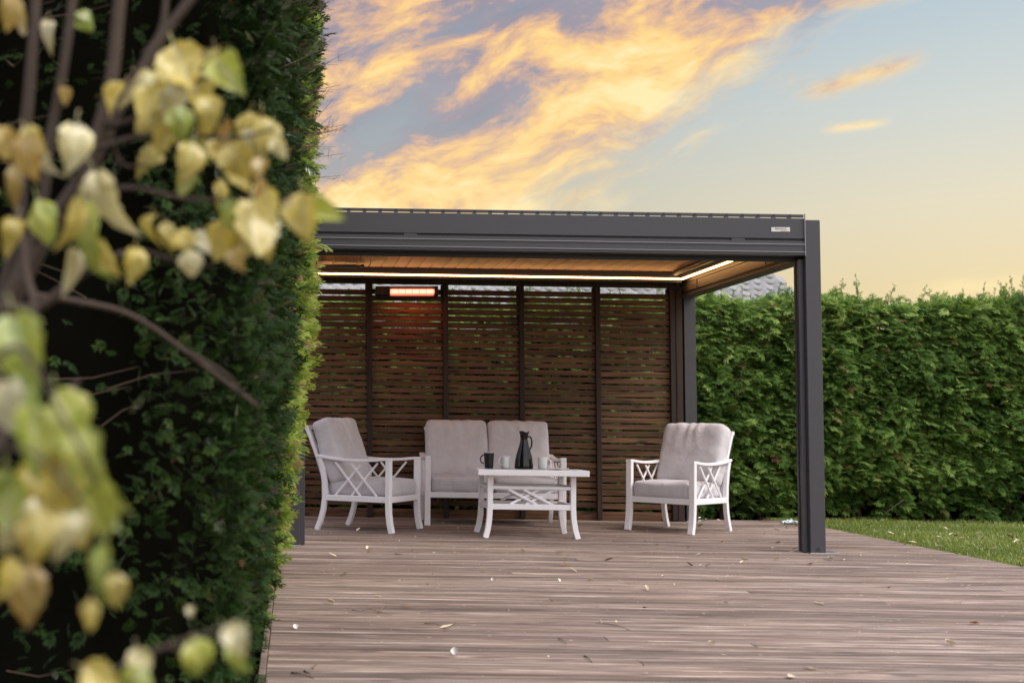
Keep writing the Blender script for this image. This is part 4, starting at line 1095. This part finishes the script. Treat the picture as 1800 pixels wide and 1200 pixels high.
# ------------------------------------------------------------------ litter on the deck and lawn
def litter_mesh(seed, curl):
    rg = random.Random(seed); mb = MB(); nn_ = 7
    for j in range(4):
        v = j/3; hw = .5*math.sin(math.pi*(.12+.8*v))*rg.uniform(.8, 1.1)
        for i in range(4):
            u = -1+2*i/3; mb.v.append((u*hw*.8, (v-.5)*1.5, .02+curl*(u*u)*hw+curl*.8*(v-.5)**2+rg.uniform(0, .08)))
    for j in range(3):
        for i in range(3): a = j*4+i; mb.f.append((a, a+1, a+5, a+4))
    return mb
lit_m = {k: [litter_mesh(s_, c_).mesh('fallen_leaf', M[k], True) for s_, c_ in ((1, .5), (2, .9), (3, .25), (4, .7))] for k in ('litter_p', 'litter_b', 'litter_w')}
def place(p):
    marks = [((.68, 11.4), 'near the left armchair'), ((1.8, 12.2), 'by the sofa'), ((1.93, 10.9), 'by the coffee table'), ((3.4, 11.7), 'near the right armchair'), ((3.9, 9.85), 'near the right front post'), ((0, 9.9), 'near the left front post'), ((4.8, 12.6), 'towards the back right corner')]
    d_, m_ = min((math.hypot(p.x-a, p.y-b), t_) for (a, b), t_ in marks)
    if d_ < .85: return m_
    row = 'nearest the camera' if p.y < 6 else 'mid-deck' if p.y < 8.2 else 'before the pergola' if p.y < 9.8 else 'under the pergola'
    colm = 'towards the hedge' if p.x < 1.3 else 'midway across' if p.x < 3 else 'towards the lawn'
    return row+', '+colm
def fallen(p, size, mk, label, group, me=None):
    up_ = .9 if mk == 'litter_w' else rng.uniform(-.5, .5)
    o = link('fallen_leaf', me or rng.choice(lit_m[mk]), None, p+Vector((0, 0, .0015+abs(math.sin(up_))*size*.55)), (up_, TH+rng.uniform(-.3, .3), rng.uniform(-.6, .6) if mk == 'litter_w' else rng.uniform(0, 6.28)), ((size*1.25, size*.62, size) if mk == 'litter_w' else (size*rng.uniform(.7, 1), size, size)))
    if label.endswith('@'): label = label[:-1]+place(p)
    return tag(o, label, 'leaf', group)
fallen(ground_at(800, 1152), .034, 'litter_w', 'large white leaf lying on the near deck boards', None)
fallen(ground_at(520, 1106), .026, 'litter_w', 'pale green-white curled leaf near the left edge of the deck', None)
fallen(ground_at(867, 1022), .024, 'litter_w', 'small white upright leaf mid-deck, left one of a white pair', None)
fallen(ground_at(982, 1023), .024, 'litter_w', 'small white leaf mid-deck, right one of a white pair', None)
named = [(645, 965, 'p'), (652, 970, 'p'), (725, 968, 'b'), (700, 975, 'b'), (585, 978, 'p'), (630, 934, 'p'), (918, 969, 'b'), (984, 973, 'p'), (1070, 986, 'b'), (996, 980, 'p'), (992, 995, 'b'), (1008, 1005, 'p'), (580, 1061, 'p'), (665, 1050, 'p'), (715, 1067, 'b'), (851, 1005, 'p'), (803, 974, 'p'), (607, 1011, 'p'), (1038, 1020, 'p'), (1137, 1037, 'p'), (1228, 976, 'p'), (1270, 953, 'b'), (1212, 995, 'b'), (1245, 995, 'b'), (1392, 971, 'p'), (1398, 966, 'b'), (1368, 954, 'b'), (1425, 993, 'b'), (1365, 984, 'p'), (1462, 981, 'p'), (1488, 974, 'p'), (1275, 1062, 'p'), (1440, 1062, 'p'), (1712, 1097, 'b'), (1425, 1176, 'p'), (1390, 1191, 'p'), (1670, 1134, 'p'), (1252, 1132, 'p'), (1055, 1095, 'p'), (785, 1104, 'p'), (1365, 932, 'b'), (1400, 926, 'b'), (1385, 928, 'p'), (1232, 926, 'b'), (1345, 916, 'b'), (1304, 990, 'p'), (545, 934, 'p'), (1310, 985, 'p'), (1155, 958, 'p')]
for (x, y, k) in named:
    fallen(ground_at(x, y), rng.uniform(.026, .042), 'litter_'+k, 'small pale leaf on the deck @' if k == 'p' else 'small brown leaf on the deck @', 'pale leaves fallen on the deck' if k == 'p' else 'brown leaves fallen on the deck')
for k in range(150):
    Y = rng.uniform(5, 12.6); X = rng.uniform(.1, 4.9)
    if Y < 7.5 and rng.random() < .6: continue
    c_ = 'p' if rng.random() < .75 else 'b'
    fallen(Vector((X, Y, gz(X))), rng.uniform(.007, .018), 'litter_'+c_, 'small pale leaf on the deck @' if c_ == 'p' else 'small brown leaf on the deck @', 'pale leaves fallen on the deck' if c_ == 'p' else 'brown leaves fallen on the deck')
for k in range(110):
    X = rng.uniform(5.1, 8.2); Y = rng.uniform(8.2, 13.6)
    c_ = 'p' if rng.random() < .5 else 'b'
    fallen(Vector((X, Y, lawn_z(X, Y)+.03)), rng.uniform(.018, .045), 'litter_'+c_, ('pale' if c_ == 'p' else 'brown')+' fallen leaf in the lawn grass '+('at the foot of the hedge' if Y > 12.6 else 'along the deck edge' if X < 5.7 else 'out on the middle of the lawn' if Y > 10.4 else 'on the near part of the lawn'), 'pale leaves on the lawn' if c_ == 'p' else 'brown leaves on the lawn')
for k in range(26):
    X = rng.uniform(3.75, 4.15); Y = rng.uniform(12.85, 13.15); fallen(Vector((X, Y, gz(X)+rng.uniform(0, .02))), rng.uniform(.016, .03), rng.choice(['litter_p', 'litter_p', 'litter_b']), 'dry leaf in the little drift behind the right rear post', 'drift of leaves by the rear post')
cr = MB()
for k in range(900):
    Y = 4.4+rng.random()**.8*8.3; X = rng.uniform(-.05, 4.9); s_ = rng.uniform(.002, .006); a = rng.uniform(0, 6.28)
    p = Vector((X, Y, gz(X)+.002)); u = Vector((math.cos(a), math.sin(a), 0))*s_*rng.uniform(1, 3); v = Vector((-math.sin(a), math.cos(a), 0))*s_*.6
    cr.add([p-u, p+v, p+u+Vector((0, 0, s_*.5)), p-v], [(0, 1, 2, 3)])
tag(cr.build('litter', M['litter_p']), 'fine pale crumbs and bits strewn over the deck', kind='stuff')
def twig(pp, r_, label):
    pts = [ground_at(x, y)+Vector((0, 0, r_+.001+.004*(i % 2))) for i, (x, y) in enumerate(pp)]
    b0 = pts[0].copy(); o = MB().tube([p-b0 for p in pts], [r_*(1-.5*i/len(pts)) for i in range(len(pts))], 6).build('twig', M['twig'], None, True); o.location = b0; return tag(o, label, 'twig', 'twigs on the deck')
twig([(512, 1184), (530, 1187), (545, 1190)], .004, 'thick dark twig on the nearest boards at the left edge')
twig([(535, 1180), (543, 1186), (551, 1193)], .003, 'thin pale twig crossing the thick dark twig at the left edge')
twig([(550, 1175), (554, 1171), (558, 1167)], .003, 'short pale straight twig just above the thick dark twig')
twig([(620, 1072), (630, 1076), (648, 1070), (665, 1076), (688, 1082)], .0022, 'thin crooked brown twig on the left half of the deck')
twig([(665, 1077), (672, 1071), (678, 1067)], .003, 'short pale twig lying across the thin crooked twig')
twig([(782, 1110), (790, 1103), (801, 1095)], .003, 'pale forked twig near the white leaf mid-left')
twig([(746, 1096), (762, 1097), (782, 1100)], .002, 'hair-thin brown twig ending at the pale forked twig')
twig([(1060, 1096), (1085, 1101), (1108, 1108)], .002, 'very thin long twig in the middle of the near deck')
twig([(982, 1122), (988, 1126), (995, 1131)], .0025, 'short dark stub of twig right of the white leaf')
twig([(1027, 1153), (1034, 1158), (1041, 1164)], .003, 'short dark slanting twig nearest the bottom centre')
twig([(1568, 1178), (1540, 1181), (1500, 1183), (1470, 1186)], .002, 'thin pale straw lying along a board at the lower right')
pz = ground_at(1398, 921); mb = MB()
for j in range(7):
    for i in range(9): mb.v.append(((i-4)*.022, (j-3)*.03, .012+.035*noise.noise(Vector((i*1.3, j*1.7, 3)))+.012*math.exp(-((i-4)**2+(j-3)**2)/6)))
for j in range(6):
    for i in range(8): a = j*9+i; mb.f.append((a, a+1, a+10, a+9))
o = mb.build('plastic_sheet', M['plastic'], None); o.location = pz+Vector((-.02, .05, .01)); o.modifiers.new('thickness', 'SOLIDIFY').thickness = .002; tag(o, 'crumpled pale bluish plastic scrap at the back right edge of the deck', 'plastic scrap')
# stick leaning in the hedge bottom
a, b_ = Vector((6.06, 13.78, -.14)), Vector((6.40, 13.84, .10)); o = MB().tube([b_*0, (b_-a)*.5+Vector((0, 0, .015)), b_-a], [.006, .005, .003], 6).build('stick', M['bark'], None, True); o.location = a; tag(o, 'thin bare stick leaning at the foot of the hedge by the lawn', 'stick')
